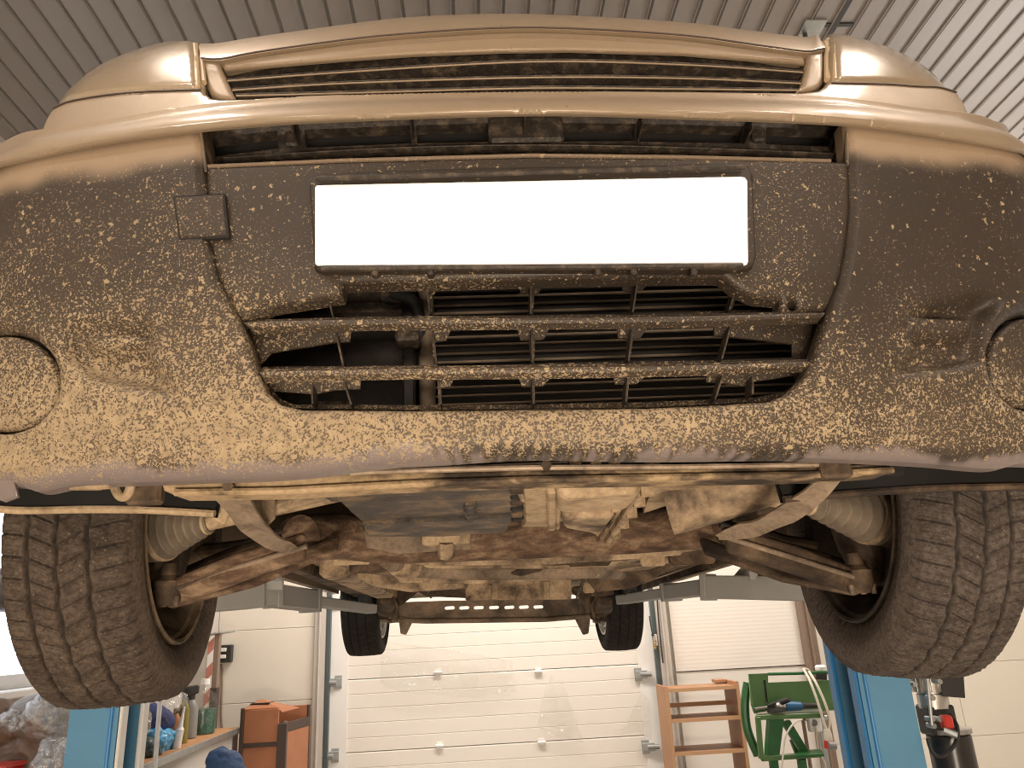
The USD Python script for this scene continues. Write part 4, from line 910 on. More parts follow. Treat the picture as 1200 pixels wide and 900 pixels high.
# rounded engine cradle tube and torque rod
part('cradle_tube', tube(spline([P(352, 632, 1.55), P(400, 628, 1.66), P(450, 634, 1.72), P(540, 632, 1.74), P(640, 628, 1.74), P(760, 622, 1.72), P(846, 612, 1.60)], 40), [.045] * 4 + [.05] * 33 + [.045] * 6 if False else .050, 20), M['rust'], car)
mt = part('engine_mount', hull([P(x, y, 1.60) for x, y in [(497, 629), (548, 627), (548, 634), (497, 636)]] + [P(x, y, 1.66) for x, y in [(512, 640), (532, 640)]], .006), M['mudlight'], car)
part('mount_bolt', cyl(P(523, 634, 1.60), P(523, 652, 1.62), .018, 8), M['mudmetal'], mt)
part('heat_shield', hull([P(x, y, 1.62) for x, y in [(428, 622), (470, 628), (550, 627), (550, 641), (470, 647), (432, 640)]], .004), M['axle'], car)
# subframe rail and the floor behind it
rail = part('subframe', cat([hull([P(x, y, 1.86) for x, y in [(372, 640), (400, 644), (520, 651), (640, 651), (760, 642), (838, 634), (836, 640), (760, 652), (640, 660), (520, 661), (400, 655), (374, 650)]] + [P(x, y, 2.02) for x, y in [(380, 650), (838, 640), (640, 660), (520, 661)]], .004)]), M['mudmetal'], car)
part('subframe_lip', tube([P(x, y, 1.85) for x, y in [(380, 642), (470, 648), (560, 651), (660, 650), (760, 641), (838, 633)]], .008, 8), M['rust'], rail)
ZF = 1.715
flo = part('floor_pan', slab([(296, 652), (360, 648), (640, 645), (850, 636), (934, 637), (860, 662), (800, 680), (745, 693), (700, 697), (460, 699), (432, 700), (380, 682)], ZF, .03, 0), M['mudmetal'], car)
part('sill', slab([(925, 636), (938, 636), (748, 694), (735, 697)], ZF - .03, .05, .004), M['muddark'], flo)
part('sill', slab([(292, 652), (308, 652), (440, 700), (425, 703)], ZF - .03, .05, .004), M['muddark'], flo)
def longrail(a, b, z, w, h, m): return part('chassis_rail', beam(PZ(*a, z), PZ(*b, z), w, h, bev=.012), M[m], flo)
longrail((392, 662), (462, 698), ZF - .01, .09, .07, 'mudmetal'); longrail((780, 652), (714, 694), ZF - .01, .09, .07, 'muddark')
part('floor_front', hull([P(x, y, 2.05) for x, y in [(380, 655), (520, 664), (660, 663), (820, 646)]] + [P(x, y, 2.30) for x, y in [(430, 670), (520, 676), (660, 674), (760, 665)]], .006), M['mudmetal'], flo)
part('floor_dish', hull([P(x, y, 2.4) for x, y in [(395, 660), (440, 668), (500, 674), (545, 678), (545, 686), (480, 690), (440, 684)]], .01), M['mudmetal'], flo)
part('floor_dish', hull([P(x, y, 2.5) for x, y in [(700, 668), (760, 660), (800, 655), (770, 672), (740, 686), (700, 690), (692, 680)]], .01), M['muddark'], flo)
part('tunnel_flange', tube([P(x, y, 2.15) for x, y in [(385, 652), (440, 664), (520, 671), (600, 673), (660, 671), (720, 664), (800, 650)]], .010, 8), M['axle'], flo)
ex = part('exhaust_pipe', tube(spline([P(455, 655, 1.95), P(480, 664, 2.05), P(540, 668, 2.10), P(620, 668, 2.10), P(700, 667, 2.15), P(728, 672, 2.6), P(722, 684, 3.2)], 50), .026, 14), M['axle'], car)
part('pipe_joint', tube([P(468, 660, 2.02), P(484, 664, 2.06)], .034, 14), M['mudmetal'], ex)
part('shield_crease', hull([P(600, 672, 2.07), P(622, 660, 2.07), P(634, 668, 2.07), P(610, 674, 2.07)], .003), M['muddark'], ex)
part('shield', hull([P(x, y, 2.12) for x, y in [(462, 672), (560, 669), (690, 668), (700, 674), (560, 682), (470, 680)]], .006), M['mudmetal'], ex)
ft = part('fuel_tank', hull([P(x, y, 2.9) for x, y in [(547, 681), (668, 680), (668, 701), (547, 702)]] + [P(x, y, 3.3) for x, y in [(550, 690), (666, 689)]] + [P(547, 675, 3.0), P(668, 674, 3.0)], .005), M['mudmetal'], car)
part('tank_strap', beam(P(580, 702, 2.89), P(580, 682, 2.89), .025, .008), M['mudmetal'], ft)
part('tank_strap', beam(P(640, 701, 2.89), P(640, 681, 2.89), .025, .008), M['mudmetal'], ft)
part('spare_well', hull([P(x, y, 3.2) for x, y in [(478, 684), (546, 683), (546, 698), (500, 696)]], .01), M['muddark'], car)
for k, pl in enumerate(([(460, 655), (500, 690), (505, 700)], [(690, 660), (680, 690), (676, 700)])):
    part('brake_line', tube(spline([P(*pl[0], 2.2), P(*pl[1], 3.0), P(*pl[2], 3.7)], 16), .006, 6), M['muddark'], car)
# broken lumps: brackets, clips and hoses around the subframe
for (px, py, Y, sx, sy, sz, m) in ((432, 660, 2.0, .10, .05, .03, 'muddark'), (470, 662, 2.0, .06, .05, .025, 'mudmetal'), (690, 650, 2.0, .12, .06, .02, 'muddark'), (765, 652, 1.95, .07, .05, .025, 'mudlight'), (775, 640, 1.85, .10, .05, .02, 'mudmetal'), (810, 645, 1.9, .12, .07, .03, 'muddark'), (412, 650, 1.9, .10, .05, .02, 'mudlight'), (705, 690, 3.4, .10, .06, .06, 'muddark'), (690, 688, 3.3, .05, .05, .03, 'mudlight')):
    part('bracket', box((sx, sy, sz), P(px, py, Y), basis((.2 * math.sin(px), 1, .1)), .008), M[m], car)
part('hose', tube(spline([P(640, 658, 2.0), P(690, 655, 2.0), P(740, 650, 1.95), P(765, 643, 1.9)], 24), .012, 8), M['muddark'], car)

# rear axle beam with slots
YA = 3.95
axp = Polygon([tuple(P(x, y, YA)[[0, 2]]) for x, y in [(440, 708), (460, 706), (520, 704), (655, 702), (705, 700), (716, 702), (716, 718), (690, 722), (640, 725), (500, 727), (470, 727), (442, 724)]])
for px in (527, 544, 561, 579, 597, 614, 631):
    q = P(px, 712.5 - (px - 527) * .012, YA)[[0, 2]]
    axp = axp.difference(LineString([q - [.017, 0], q + [.017, 0]]).buffer(.0078))
m = trimesh.creation.extrude_polygon(axp, .012, engine='earcut'); v = np.array(m.vertices); m.vertices = np.stack([v[:, 0], YA + v[:, 2], v[:, 1]], 1); m.invert()
ax = part('rear_axle', m, M['axle'], car, smooth=False, label='rear axle beam with seven slots')
part('axle_flange', tube([P(444, 726, YA - .0), P(500, 728, YA - .01), P(640, 726, YA - .01), P(714, 720, YA)], .012, 8), M['axle'], ax)
for px, s in ((455, -1), (704, 1)):
    part('trailing_arm', hull([P(px, 703, YA - .30), P(px + 8 * s, 704, YA - .30), P(px - 8 * s, 722, YA), P(px + 10 * s, 724, YA + .05)], .022), M['muddark'], ax)
    part('damper', cyl(P(px - 2 * s, 692, YA - .06), P(px - 5 * s, 730, YA - .06), .02, 12), M['axle'], ax)
    part('axle_bracket', hull([P(px - s * 14, 724, YA), P(px - s * 28, 726, YA), P(px - s * 20, 742, YA), P(px - s * 16, 741, YA)], .008), M['axle'], ax)
    part('brake_cable', tube(spline([P(px + 2 * s, 690, YA - .4), P(px - 10 * s, 710, YA - .2), P(px - 4 * s, 728, YA - .1), P(px + 6 * s, 718, YA)], 20), .008, 8), M['muddark'], ax)
    part('spring_seat', hull([P(px - s * 4, 690, YA - .1), P(px - s * 30, 692, YA - .1), P(px - s * 12, 706, YA - .1)], .02), M['muddark'], ax)

# ------------------------------------------------------------------ wheels
def wheel(c, steer, camber, side, R, w, rb, tm, rim_m, name, label, NT=1000, grooves=True):
    axv = nrm([math.cos(steer) * math.cos(camber), math.sin(steer), math.sin(camber)]) * side     # outward
    fw = nrm(np.cross([0, 0, 1], axv)); up = np.cross(axv, fw)
    # section: (across, radius) from the inner bead over the tread to the outer bead
    h = w / 2
    sec = [(-h * .76, rb + .002), (-h * .84, rb + .006), (-h * .92, rb + .016), (-h * .99, rb + .040), (-h * 1.02, R - .050), (-h * 1.00, R - .035), (-h * .985, R - .033), (-h * .985, R - .029), (-h * .97, R - .025), (-h * .92, R - .012), (-h * .84, R - .005)]
    tread = [(a, R - .004 * (a / (h * .8)) ** 2) for a in np.linspace(-h * .8, h * .8, 56 if grooves else 40)]
    sec = sec + tread + [(-a, r) for a, r in sec[::-1]]
    sec = np.array(sec); A, RR = sec[:, 0], sec[:, 1]; n = len(sec)
    th = np.arange(NT) * 2 * np.pi / NT
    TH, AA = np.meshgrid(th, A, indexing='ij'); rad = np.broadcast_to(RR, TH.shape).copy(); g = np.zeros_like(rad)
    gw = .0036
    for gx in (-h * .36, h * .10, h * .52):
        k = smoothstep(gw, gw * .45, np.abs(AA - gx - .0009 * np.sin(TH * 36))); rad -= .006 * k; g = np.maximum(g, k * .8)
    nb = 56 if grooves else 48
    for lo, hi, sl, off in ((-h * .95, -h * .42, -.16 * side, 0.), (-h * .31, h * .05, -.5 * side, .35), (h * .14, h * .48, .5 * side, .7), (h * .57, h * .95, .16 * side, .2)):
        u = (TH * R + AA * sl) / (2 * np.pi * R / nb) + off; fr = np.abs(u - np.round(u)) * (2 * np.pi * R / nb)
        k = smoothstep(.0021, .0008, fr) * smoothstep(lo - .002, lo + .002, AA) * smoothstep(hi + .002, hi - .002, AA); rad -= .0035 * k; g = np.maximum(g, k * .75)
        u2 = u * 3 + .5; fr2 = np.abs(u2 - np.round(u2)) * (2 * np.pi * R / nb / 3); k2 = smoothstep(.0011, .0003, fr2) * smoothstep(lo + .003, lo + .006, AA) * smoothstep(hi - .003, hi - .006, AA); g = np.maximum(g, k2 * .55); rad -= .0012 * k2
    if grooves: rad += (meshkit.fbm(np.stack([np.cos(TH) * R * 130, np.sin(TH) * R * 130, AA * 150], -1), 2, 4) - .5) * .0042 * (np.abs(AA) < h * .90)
    V = (c + axv * AA[..., None] + rad[..., None] * (np.cos(TH)[..., None] * fw + np.sin(TH)[..., None] * up)).reshape(-1, 3)
    i, j = np.meshgrid(np.arange(NT), np.arange(n - 1), indexing='ij'); i2 = (i + 1) % NT
    q = np.stack([i * n + j, i * n + j + 1, i2 * n + j + 1, i2 * n + j], -1).reshape(-1, 4)
    F = np.vstack([q[:, [0, 1, 2]], q[:, [0, 2, 3]]])
    ty = trimesh.Trimesh(V, F, process=False)
    if ty.volume < 0: F = F[:, ::-1]; ty = trimesh.Trimesh(V, F, process=False)
    # rim: barrel with inner flange, disc face towards the outside
    prof = [(-h * .76, rb + .004), (-h * .90, rb + .004), (-h * .925, rb + .000), (-h * .90, rb - .005), (-h * .78, rb - .005), (-h * .74, rb - .012), (-h * .55, rb - .016), (-h * .2, rb - .030), (h * .3, rb - .034), (h * .5, rb - .04), (h * .55, .06), (h * .5, .0)]
    outp = [(h * .5, 0), (h * .62, .05), (h * .6, rb - .04), (h * .8, rb - .008), (h * .82, rb + .004), (-h * .7, rb + .004)]
    wh = part(name, lathe(prof + outp, c, axv, 128), rim_m, car, label=label)
    gf = g.reshape(-1)
    # the groove value per vertex, kept through the smoothing
    from scipy.spatial import cKDTree
    kd = cKDTree(V)
    sf = np.broadcast_to(smoothstep(h * .93, h * .985, np.abs(A)) * (RR < R - .008), TH.shape).reshape(-1)
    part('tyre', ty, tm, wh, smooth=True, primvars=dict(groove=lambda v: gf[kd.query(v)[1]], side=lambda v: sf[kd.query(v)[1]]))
    return axv, fw, up, wh
CL, CR = np.array([-.640, 1.42, 1.700]), np.array([.792, 1.42, 1.676])
aL = wheel(CL, .083, .046, -1, .292, .190, .196, M['tyre_l'], M['rim'], 'front_wheel', 'front wheel with brown dusty tyre on the side of the bright window')
aR = wheel(CR, -.045, -.081, 1, .295, .190, .199, M['tyre_r'], M['rim_shaded'], 'front_wheel', 'front wheel with grey dusty tyre on the side of the green bench')
for c, s, lb in ((np.array([-.602, 4.08, 1.702]), -1, 'rear wheel on the side of the orange cabinet'), (np.array([.712, 4.08, 1.662]), 1, 'rear wheel on the side of the brown shelf')):
    axv, fw, up, wh = wheel(c, 0, 0, s, .292, .185, .205, M['tyre_rear'], M['rim_rear'], 'rear_wheel', lb, NT=420, grooves=False)
    part('brake_drum', lathe([(-.045, .0), (-.045, .08), (-.03, .10), (.0, .105), (.03, .10)], c, axv, 32), M['disc'], wh)
    part('rim_rib', cat([lathe([(-.085 + .02 * k, .172 - .02 * k), (-.080 + .02 * k, .166 - .02 * k), (-.074 + .02 * k, .172 - .02 * k)], c, axv, 40) for k in range(3)]), M['rim_rear'], wh)
for c, (axv, fw, up, wh), s in ((CL, aL, -1), (CR, aR, 1)):
    o = axv                                     # o: outward
    part('brake_disc', lathe([(-.012, .05), (-.012, .125), (.010, .125), (.010, .05)], c - o * .01, o, 40), M['disc'], wh)
    part('splash_shield', lathe([(0, .03), (.004, .12), (.010, .135), (.0, .138)], c - o * .035, o, 36), M['muddark'], wh)
    part('hub_carrier', hull([c - o * .05 + up * .10, c - o * .05 - up * .10, c - o * .06 + fw * .05, c - o * .06 - fw * .05, c - o * .03], .035), M['muddark'], wh)
    part('brake_caliper', hull([c - o * .03 + fw * .11 + up * .05, c - o * .03 + fw * .11 - up * .05, c - o * .03 + fw * .14], .026), M['rust'], wh)
    part('strut', cat([cyl(c - o * .09 + up * .05, c - o * .13 + up * .40, .028, 16)]), M['muddark'], wh)

# drive shafts with ribbed rubber boots
def boot(big, small, r0, r1, nrib, name, shaft_end, rs, m1):
    big, small = np.asarray(big, float), np.asarray(small, float); L = np.linalg.norm(small - big); d = (small - big) / L; prof = [(-.045, 0), (-.045, r0 * .62), (-.035, r0 * .84), (-.012, r0 * .90), (-.010, r0 * 1.0), (.004, r0)]
    for i in range(nrib):
        t0, t1 = .08 + .86 * i / nrib, .08 + .86 * (i + 1) / nrib
        ra, rb_ = r0 + (r1 - r0) * t0, r0 + (r1 - r0) * t1
        prof += [(L * (t0 + .004), ra * .78), (L * (t0 * .6 + t1 * .4), ra * 1.03), (L * (t0 * .35 + t1 * .65), ra * 1.03), (L * (t1 - .01), rb_ * .80)]
    prof += [(L * .95, r1), (L * 1.06, r1), (L * 1.06, 0)]
    b = part(name, lathe(prof, big, d, 40), M['boot'], car, smooth=40)
    part('boot_clamp', lathe([(.005, r0 * .9), (.005, r0 * 1.03), (.014, r0 * 1.03), (.014, r0 * .9)], big, d, 32), M['mudmetal'], b)
    part('boot_clamp', lathe([(L * .98, r1 * .9), (L * .98, r1 * 1.12), (L * 1.03, r1 * 1.12), (L * 1.03, r1 * .9)], big, d, 24), M['mudlight'], b)
    part('outer_joint', lathe([(-.085, 0), (-.085, r0 * .55), (-.05, r0 * .72), (-.04, r0 * .98), (-.012, r0 * .98), (-.012, r0 * .8)], big, d, 32), m1, b)
    part('shaft', cyl(small, shaft_end, rs, 14), M['mudlight'] if name == 'drive_shaft' else M['mudmetal'], b)
boot(P(186, 622, 1.32), P(243, 612, 1.30), .052, .019, 6, 'drive_shaft', P(395, 578, 1.25), .015, M['mudmetal'])
boot(P(1022, 606, 1.34), P(948, 590, 1.30), .050, .019, 6, 'drive_shaft', P(872, 578, 1.25), .016, M['muddark'])
# lower control arms, tie rods, anti-roll bar, bent straps
def arm(ball, i1, i2, m, lowl, wl):
    a = part('control_arm', hull([ball + [0, 0, .012], ball + [0, .02, -.012], i1 + [0, 0, .014], i1 + [0, 0, -.014], (ball + i1) / 2 + [0, -.01, .016], (ball + i1) / 2 + [0, -.01, -.012]], .010), M[m], car)
    part('arm_flange', hull([ball + [0, .03, -.016], (ball + i2) / 2 + [0, -.01, -.03], i2 + [0, 0, -.012], i2 + [0, .02, .012], (ball + i2) / 2 + [0, .03, -.02]], .007), M[m], a)
    part('arm_edge', tube([lowl[0], lowl[1], lowl[2]], .0045, 8), M['axle'], a)
    part('ball_joint', lathe([(-.03, 0), (-.03, .018), (-.015, .026), (.01, .026), (.02, .015), (.04, .012), (.04, 0)], ball + [0, 0, .01], (0, 0, 1), 20), M['muddark'], a)
    for dx in (-.02, .0, .02): part('arm_bolt', cyl(ball + [dx, -.012, -.022], ball + [dx, -.012, -.005], .005, 6), M['axle'], a, smooth=False)
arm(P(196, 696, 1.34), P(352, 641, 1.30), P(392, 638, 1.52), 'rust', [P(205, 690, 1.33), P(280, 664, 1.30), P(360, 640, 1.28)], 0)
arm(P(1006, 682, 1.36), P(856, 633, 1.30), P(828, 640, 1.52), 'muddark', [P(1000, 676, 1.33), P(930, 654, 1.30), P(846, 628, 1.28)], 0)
for pts, r in (([(170, 690), (215, 672), (262, 652), (300, 640), (330, 632)], .011), ([(998, 666), (960, 652), (915, 640), (870, 622), (845, 612)], .011)):
    part('tie_rod', tube(spline([P(x, y, 1.50) for x, y in pts], 20), r, 10), M['muddark'], car)
for pts in ([(205, 650), (250, 645), (290, 640), (320, 630), (345, 612)], [(985, 650), (950, 640), (915, 634), (880, 620), (860, 606)]):
    part('anti_roll_bar', tube(spline([P(x, y, 1.62) for x, y in pts], 20), .016, 10), M['muddark'], car)
def ribbon(line, Y, w, name, m):
    """A flat steel strip through points, w wide at each."""
    c = np.array([P(x, y, d) for (x, y), d in zip(line, Y)]); c = spline(c, 24); ws = np.interp(np.linspace(0, 1, len(c)), np.linspace(0, 1, len(w)), w)
    t = np.gradient(c, axis=0); sdir = np.cross(t, [0, 1.0, .25]); sdir /= np.linalg.norm(sdir, axis=1, keepdims=True); nn = np.cross(t, sdir); nn /= np.linalg.norm(nn, axis=1, keepdims=True); k = len(c)
    V = np.concatenate([c + sdir * ws[:, None] / 2 + nn * .0015, c + nn * -.004, c - sdir * ws[:, None] / 2 + nn * .0015, c - sdir * ws[:, None] / 2 + nn * .005, c + nn * .001, c + sdir * ws[:, None] / 2 + nn * .005]); F = []
    for r in range(6):
        r2 = (r + 1) % 6
        for i in range(k - 1):
            a, b, cc, d = r * k + i, r * k + i + 1, r2 * k + i + 1, r2 * k + i; F += [[a, b, cc], [a, cc, d]]
    F += [[0, k, 2 * k], [0, 2 * k, 3 * k], [0, 3 * k, 4 * k], [0, 4 * k, 5 * k]]; e = k - 1; F += [[e, 2 * k + e, k + e], [e, 3 * k + e, 2 * k + e], [e, 4 * k + e, 3 * k + e], [e, 5 * k + e, 4 * k + e]]
    return part(name, trimesh.Trimesh(V, F, process=False), M[m], car, smooth=25)
ribbon([(268, 574), (284, 596), (300, 618), (322, 634), (344, 642)], [.95, 1.02, 1.10, 1.20, 1.27], [.050, .042, .044, .034, .012], 'support_strap', 'strap')
ribbon([(972, 558), (950, 580), (915, 604), (880, 618), (842, 628)], [.95, 1.0, 1.08, 1.18, 1.27], [.028, .034, .040, .036, .010], 'support_strap', 'strap')
part('side_bracket', hull([P(x, y, 1.05) for x, y in [(244, 590), (256, 588), (268, 600), (262, 612), (250, 606)]], .003), M['mudlight'], car)
part('frame_horn', hull([P(x, y, 1.12) for x, y in [(298, 576), (318, 576), (318, 606), (312, 612), (300, 600)]], .006), M['mudmetal'], car)
part('lower_hose', tube(spline([P(320, 596, 1.15), P(350, 586, 1.12), P(392, 576, 1.1)], 16), .011, 10), M['mudmetal'], car)
part('wiring_loom', tube(spline([P(835, 606, 1.45), P(850, 612, 1.42), P(862, 618, 1.38), P(848, 622, 1.36)], 20), .006, 8), M['rubberblack'], car)
part('bay_panel', hull([P(x, y, 1.30) for x, y in [(876, 562), (945, 560), (930, 590), (890, 600)]], .006), M['muddark'], car)

# ================================================================== THE LIFT
def extr(poly2, z0, z1):
    m = trimesh.creation.extrude_polygon(Polygon(poly2), z1 - z0, engine='earcut'); m.apply_translation([0, 0, z0]); return m
YP, DP, HP_ = 2.80, .22, 2.9
def lift_post(s, xi, xo, label, lipm='blue_edge'):
    """Column of folded steel, open towards the car: xi the open edge, xo the outer wall."""
    t = thing('lift_post', ((xi + xo) / 2, YP + DP / 2, 0), label, 'car lift')
    th = .008; a, b = min(xi, xo), max(xi, xo)
    part('front_plate', bxx(a, b, YP, YP + th, .02, HP_, .003), M['blue'], t, smooth=False)
    part('back_plate', bxx(a, b, YP + DP - th, YP + DP, .02, HP_, .003), M['blue'], t, smooth=False)
    part('outer_wall', bxx(xo - th if s > 0 else xo, xo if s > 0 else xo + th, YP + th, YP + DP - th, .02, HP_), M['blue'], t, smooth=False)
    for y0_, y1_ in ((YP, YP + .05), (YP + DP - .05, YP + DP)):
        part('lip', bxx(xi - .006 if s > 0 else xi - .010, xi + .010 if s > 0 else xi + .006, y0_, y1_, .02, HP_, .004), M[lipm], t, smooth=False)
    part('edge_bead', cyl((xi + s * .028, YP - .004, .02), (xi + s * .028, YP - .004, HP_), .006, 10), M['blue_edge'], t)
    part('base_plate', bxx(a - .04, b + .04, YP - .04, YP + DP + .04, 0, .02, .004), M['blue'], t, smooth=False)
    part('carriage', bxx(min(xi + s * .02, xo - s * .02), max(xi + s * .02, xo - s * .02), YP + .03, YP + DP - .03, 1.56, 2.1, .006), M['armgrey'], t, smooth=False)
    part('lift_chain', cyl((xi + s * .05, YP + .11, .2), (xi + s * .05, YP + .11, 1.4), .010, 8), M['steel'], t)
    return t
xl0, xl1 = P(142, 830, YP)[0], P(82, 830, YP)[0]
xr0, xr1 = P(1010, 830, YP)[0], P(1073, 830, YP)[0]
pl = lift_post(-1, xl0, xl1, 'blue lift column beside the window with plastic-wrapped sacks at its foot', 'white')  # white lips paint in daylight shining on the edges of this column
pr = lift_post(1, xr0, xr1, 'blue lift column carrying the hydraulic power unit')
def lift_arm(t, secs, name='lift_arm'):
    """Telescopic arm: boxes, each slid into the one before; (from pixel, to pixel, depths, width, height)."""
    root = None
    for i, (a, b, ya, yb, w, h) in enumerate(secs):
        p, q = P(*a, ya), P(*b, yb)
        m = beam(p, q, w, h, bev=.004)
        if root is None: root = part(name, m, M['armgrey'], t, smooth=False)
        else: part('arm_section', m, M['armgrey'], root, smooth=False)
        if i < len(secs) - 1:
            d = nrm(q - p); part('arm_collar', beam(q - d * .012, q + d * .012, w + .012, h + .014, bev=.003), M['armgrey'], root, smooth=False)
        for k in (.25, .75):
            z = p + (q - p) * k; part('arm_bolt', cyl(z + [0, -w * .55, 0], z + [0, -w * .45, 0], .007, 6), M['dark'], root, smooth=False)
    return root
r_ = lift_arm(pl, [((205, 700), (320, 697), 2.72, 3.00, .10, .085), ((318, 698), (364, 704), 3.00, 3.30, .085, .082), ((362, 704), (436, 714), 3.30, 3.62, .068, .040)])
part('arm_fork', beam(P(225, 702, 2.78), P(300, 697, 2.95), .14, .10), M['armgrey'], r_, smooth=False)
q = P(428, 708, 3.58); part('lift_pad', cat([cyl(q + [0, 0, -.02], q + [0, 0, .07], .03, 16), cyl(q + [0, 0, .07], q + [0, 0, .10], .055, 20)]), M['pad'], r_)
part('arm_bracket', hull([P(x, y, 2.93) for x, y in [(290, 682), (330, 682), (330, 690), (290, 690)]] + [P(312, 676, 3.0)], .008), M['armgrey'], r_)
r_ = lift_arm(pr, [((960, 690), (830, 688), 2.72, 3.00, .10, .088), ((832, 688), (786, 694), 3.00, 3.30, .085, .062), ((788, 694), (728, 703), 3.30, 3.62, .068, .042)])
q = P(738, 692, 3.55); part('lift_pad', cat([cyl(q + [0, 0, -.02], q + [0, 0, .06], .03, 16), cyl(q + [0, 0, .06], q + [0, 0, .09], .055, 20)]), M['pad'], r_)
part('arm_bracket', hull([P(x, y, 2.95) for x, y in [(862, 676), (880, 655), (885, 655), (885, 676)]], .008), M['armgrey'], r_)
part('arm_head', beam(P(878, 674, 2.86), P(932, 673, 2.80), .07, .04), M['armgrey'], r_, smooth=False)
q = P(899, 668, 2.80); part('lift_pad', cat([cyl(q + [0, 0, -.02], q + [0, 0, .012], .035, 16), cyl(q + [0, 0, .012], q + [0, 0, .045], .055, 20)]), M['pad'], r_)
part('pad_screw', cyl(P(921, 672, 2.8) + [0, 0, -.02], P(921, 672, 2.8) + [0, 0, .03], .016, 12), M['galv'], r_)

# hydraulic power unit bolted to the outside of the column
def hp(px, py, Y=2.86): return P(px, py, Y)
c0 = hp(1089, 842)
pu_ = thing('hydraulic_power_unit', c0, 'hydraulic power unit with finned motor and black oil tank on the blue column', 'power unit')
a, b = hp(1087, 786), hp(1089, 814); ax_ = np.array([0, 0, 1.0])
xm, ym = P(1089, 800, 2.91)[0], 2.91
def vz(py): return P(1088, py, 2.86)[2]
mot = part('motor', cyl((xm, ym, vz(814)), (xm, ym, vz(770)), .050, 28), M['aluminium'], pu_)
for k in range(22):
    t = k * 2 * np.pi / 22; d = np.array([math.cos(t), math.sin(t), 0])
    part('cooling_fin', beam(np.array([xm, ym, vz(812)]) + d * .056, np.array([xm, ym, vz(772)]) + d * .056, .004, .016, up=d, bev=.001), M['aluminium'], mot, smooth=False)
part('motor_flange', cyl((xm, ym, vz(832)), (xm, ym, vz(815)), .052, 24), M['aluminium'], pu_)
part('pump_block', box((.10, .09, .10), (xm + .0, ym, (vz(834) + vz(858)) / 2), None, .006), M['dark'], pu_, smooth=False)
tk = part('oil_tank', lathe([(0, 0), (0, .066), (.012, .074), (.40, .074), (.41, .066), (.41, 0)], (xm + .03, ym, vz(858) - .42), (0, 0, 1), 32), M['tank'], pu_)
part('tank_lid', lathe([(0, 0), (0, .079), (.015, .079), (.015, 0)], (xm + .03, ym, vz(858) - .012), (0, 0, 1), 32), M['steel'], tk)
part('terminal_box', hull([hp(x, y, 2.84) for x, y in [(1103, 792), (1128, 788), (1130, 817), (1105, 815)]] + [hp(x, y, 2.94) for x, y in [(1106, 792), (1126, 788), (1126, 815), (1108, 813)]], .003), M['dark'], pu_, smooth=False)
q = hp(1109, 846, 2.80); part('release_valve', cat([box((.034, .04, .045), q, None, .006)]), M['red'], pu_, smooth=False)
part('release_lever', cyl(hp(1106, 856, 2.78), hp(1122, 862, 2.76), .012, 14), M['galv'], pu_)
for px, py in ((1093, 843), (1102, 843), (1095, 851), (1073, 802), (1102, 799), (1094, 818)):
    q = hp(px, py, 2.80); part('valve_screw', cyl(q, q + [0, .04, 0], .009, 10), M['galv'], pu_)
part('hydraulic_hose', tube(spline([hp(1087, 866, 2.78), hp(1093, 882, 2.76), hp(1105, 886, 2.76), hp(1120, 870, 2.78), hp(1122, 852, 2.8), hp(1114, 838, 2.84)], 40), .0065, 10), M['rubberblack'], pu_)
part('control_rod', cyl(hp(1086, 790, 2.79), hp(1092, 850, 2.79), .006, 10), M['galv'], pu_)

# ================================================================== THINGS AROUND THE WORKSHOP
# brown open shelf in front of the ribbed door
YS = 5.75
sh = thing('bookshelf', (P(822, 900, YS)[0], YS, 0), 'low brown laminate open shelf standing in front of the ribbed door', 'shelf')
xs0, xs1, xs2 = P(779, 805, YS)[0], P(786, 805, YS)[0], P(866, 805, YS)[0]
ztop = P(825, 806, YS)[2]; DS = .30; ths = .022
part('side_panel', bxx(xs0, xs0 + ths, YS, YS + DS, 0, ztop + .02, .002), M['wood'], sh, smooth=False)
part('side_panel', bxx(xs2 - ths, xs2, YS, YS + DS, 0, ztop + .03, .002), M['wood'], sh, smooth=False)
for x in (xs0, xs2 - ths): part('edge_band', bxx(x - .0008, x + ths + .0008, YS - .003, YS, 0, ztop + .02), M['woodedge'], sh, smooth=False)
dzs = P(825, 842, YS)[2] - P(825, 881, YS)[2]
for i, py in enumerate((807, 843, 882)):
    z = P(828, py, YS)[2]
    b_ = part('shelf_board', bxx(xs0 + ths, xs2 - ths, YS, YS + DS, z - .011, z + .011, .001), M['wood'], sh, smooth=False)
    part('edge_band', bxx(xs0 + ths, xs2 - ths, YS - .003, YS, z - .012, z + .012), M['woodedge'], b_, smooth=False)
for k in (1, 2):
    z = P(828, 882, YS)[2] - dzs * k
    if z > .05: part('shelf_board', bxx(xs0 + ths, xs2 - ths, YS, YS + DS, z - .011, z + .011, .001), M['wood'], sh, smooth=False)
part('back_rail', bxx(xs0 + ths, xs2 - ths, YS + DS - .02, YS + DS, P(828, 832, YS)[2] - .0, P(828, 832, YS)[2] + .03), M['woodedge'], sh, smooth=False)
part('top_block', bxx(xs2 - .11, xs2 - ths, YS + DS - .10, YS + DS, ztop + .012, ztop + .035, .003), M['wood'], sh, smooth=False)

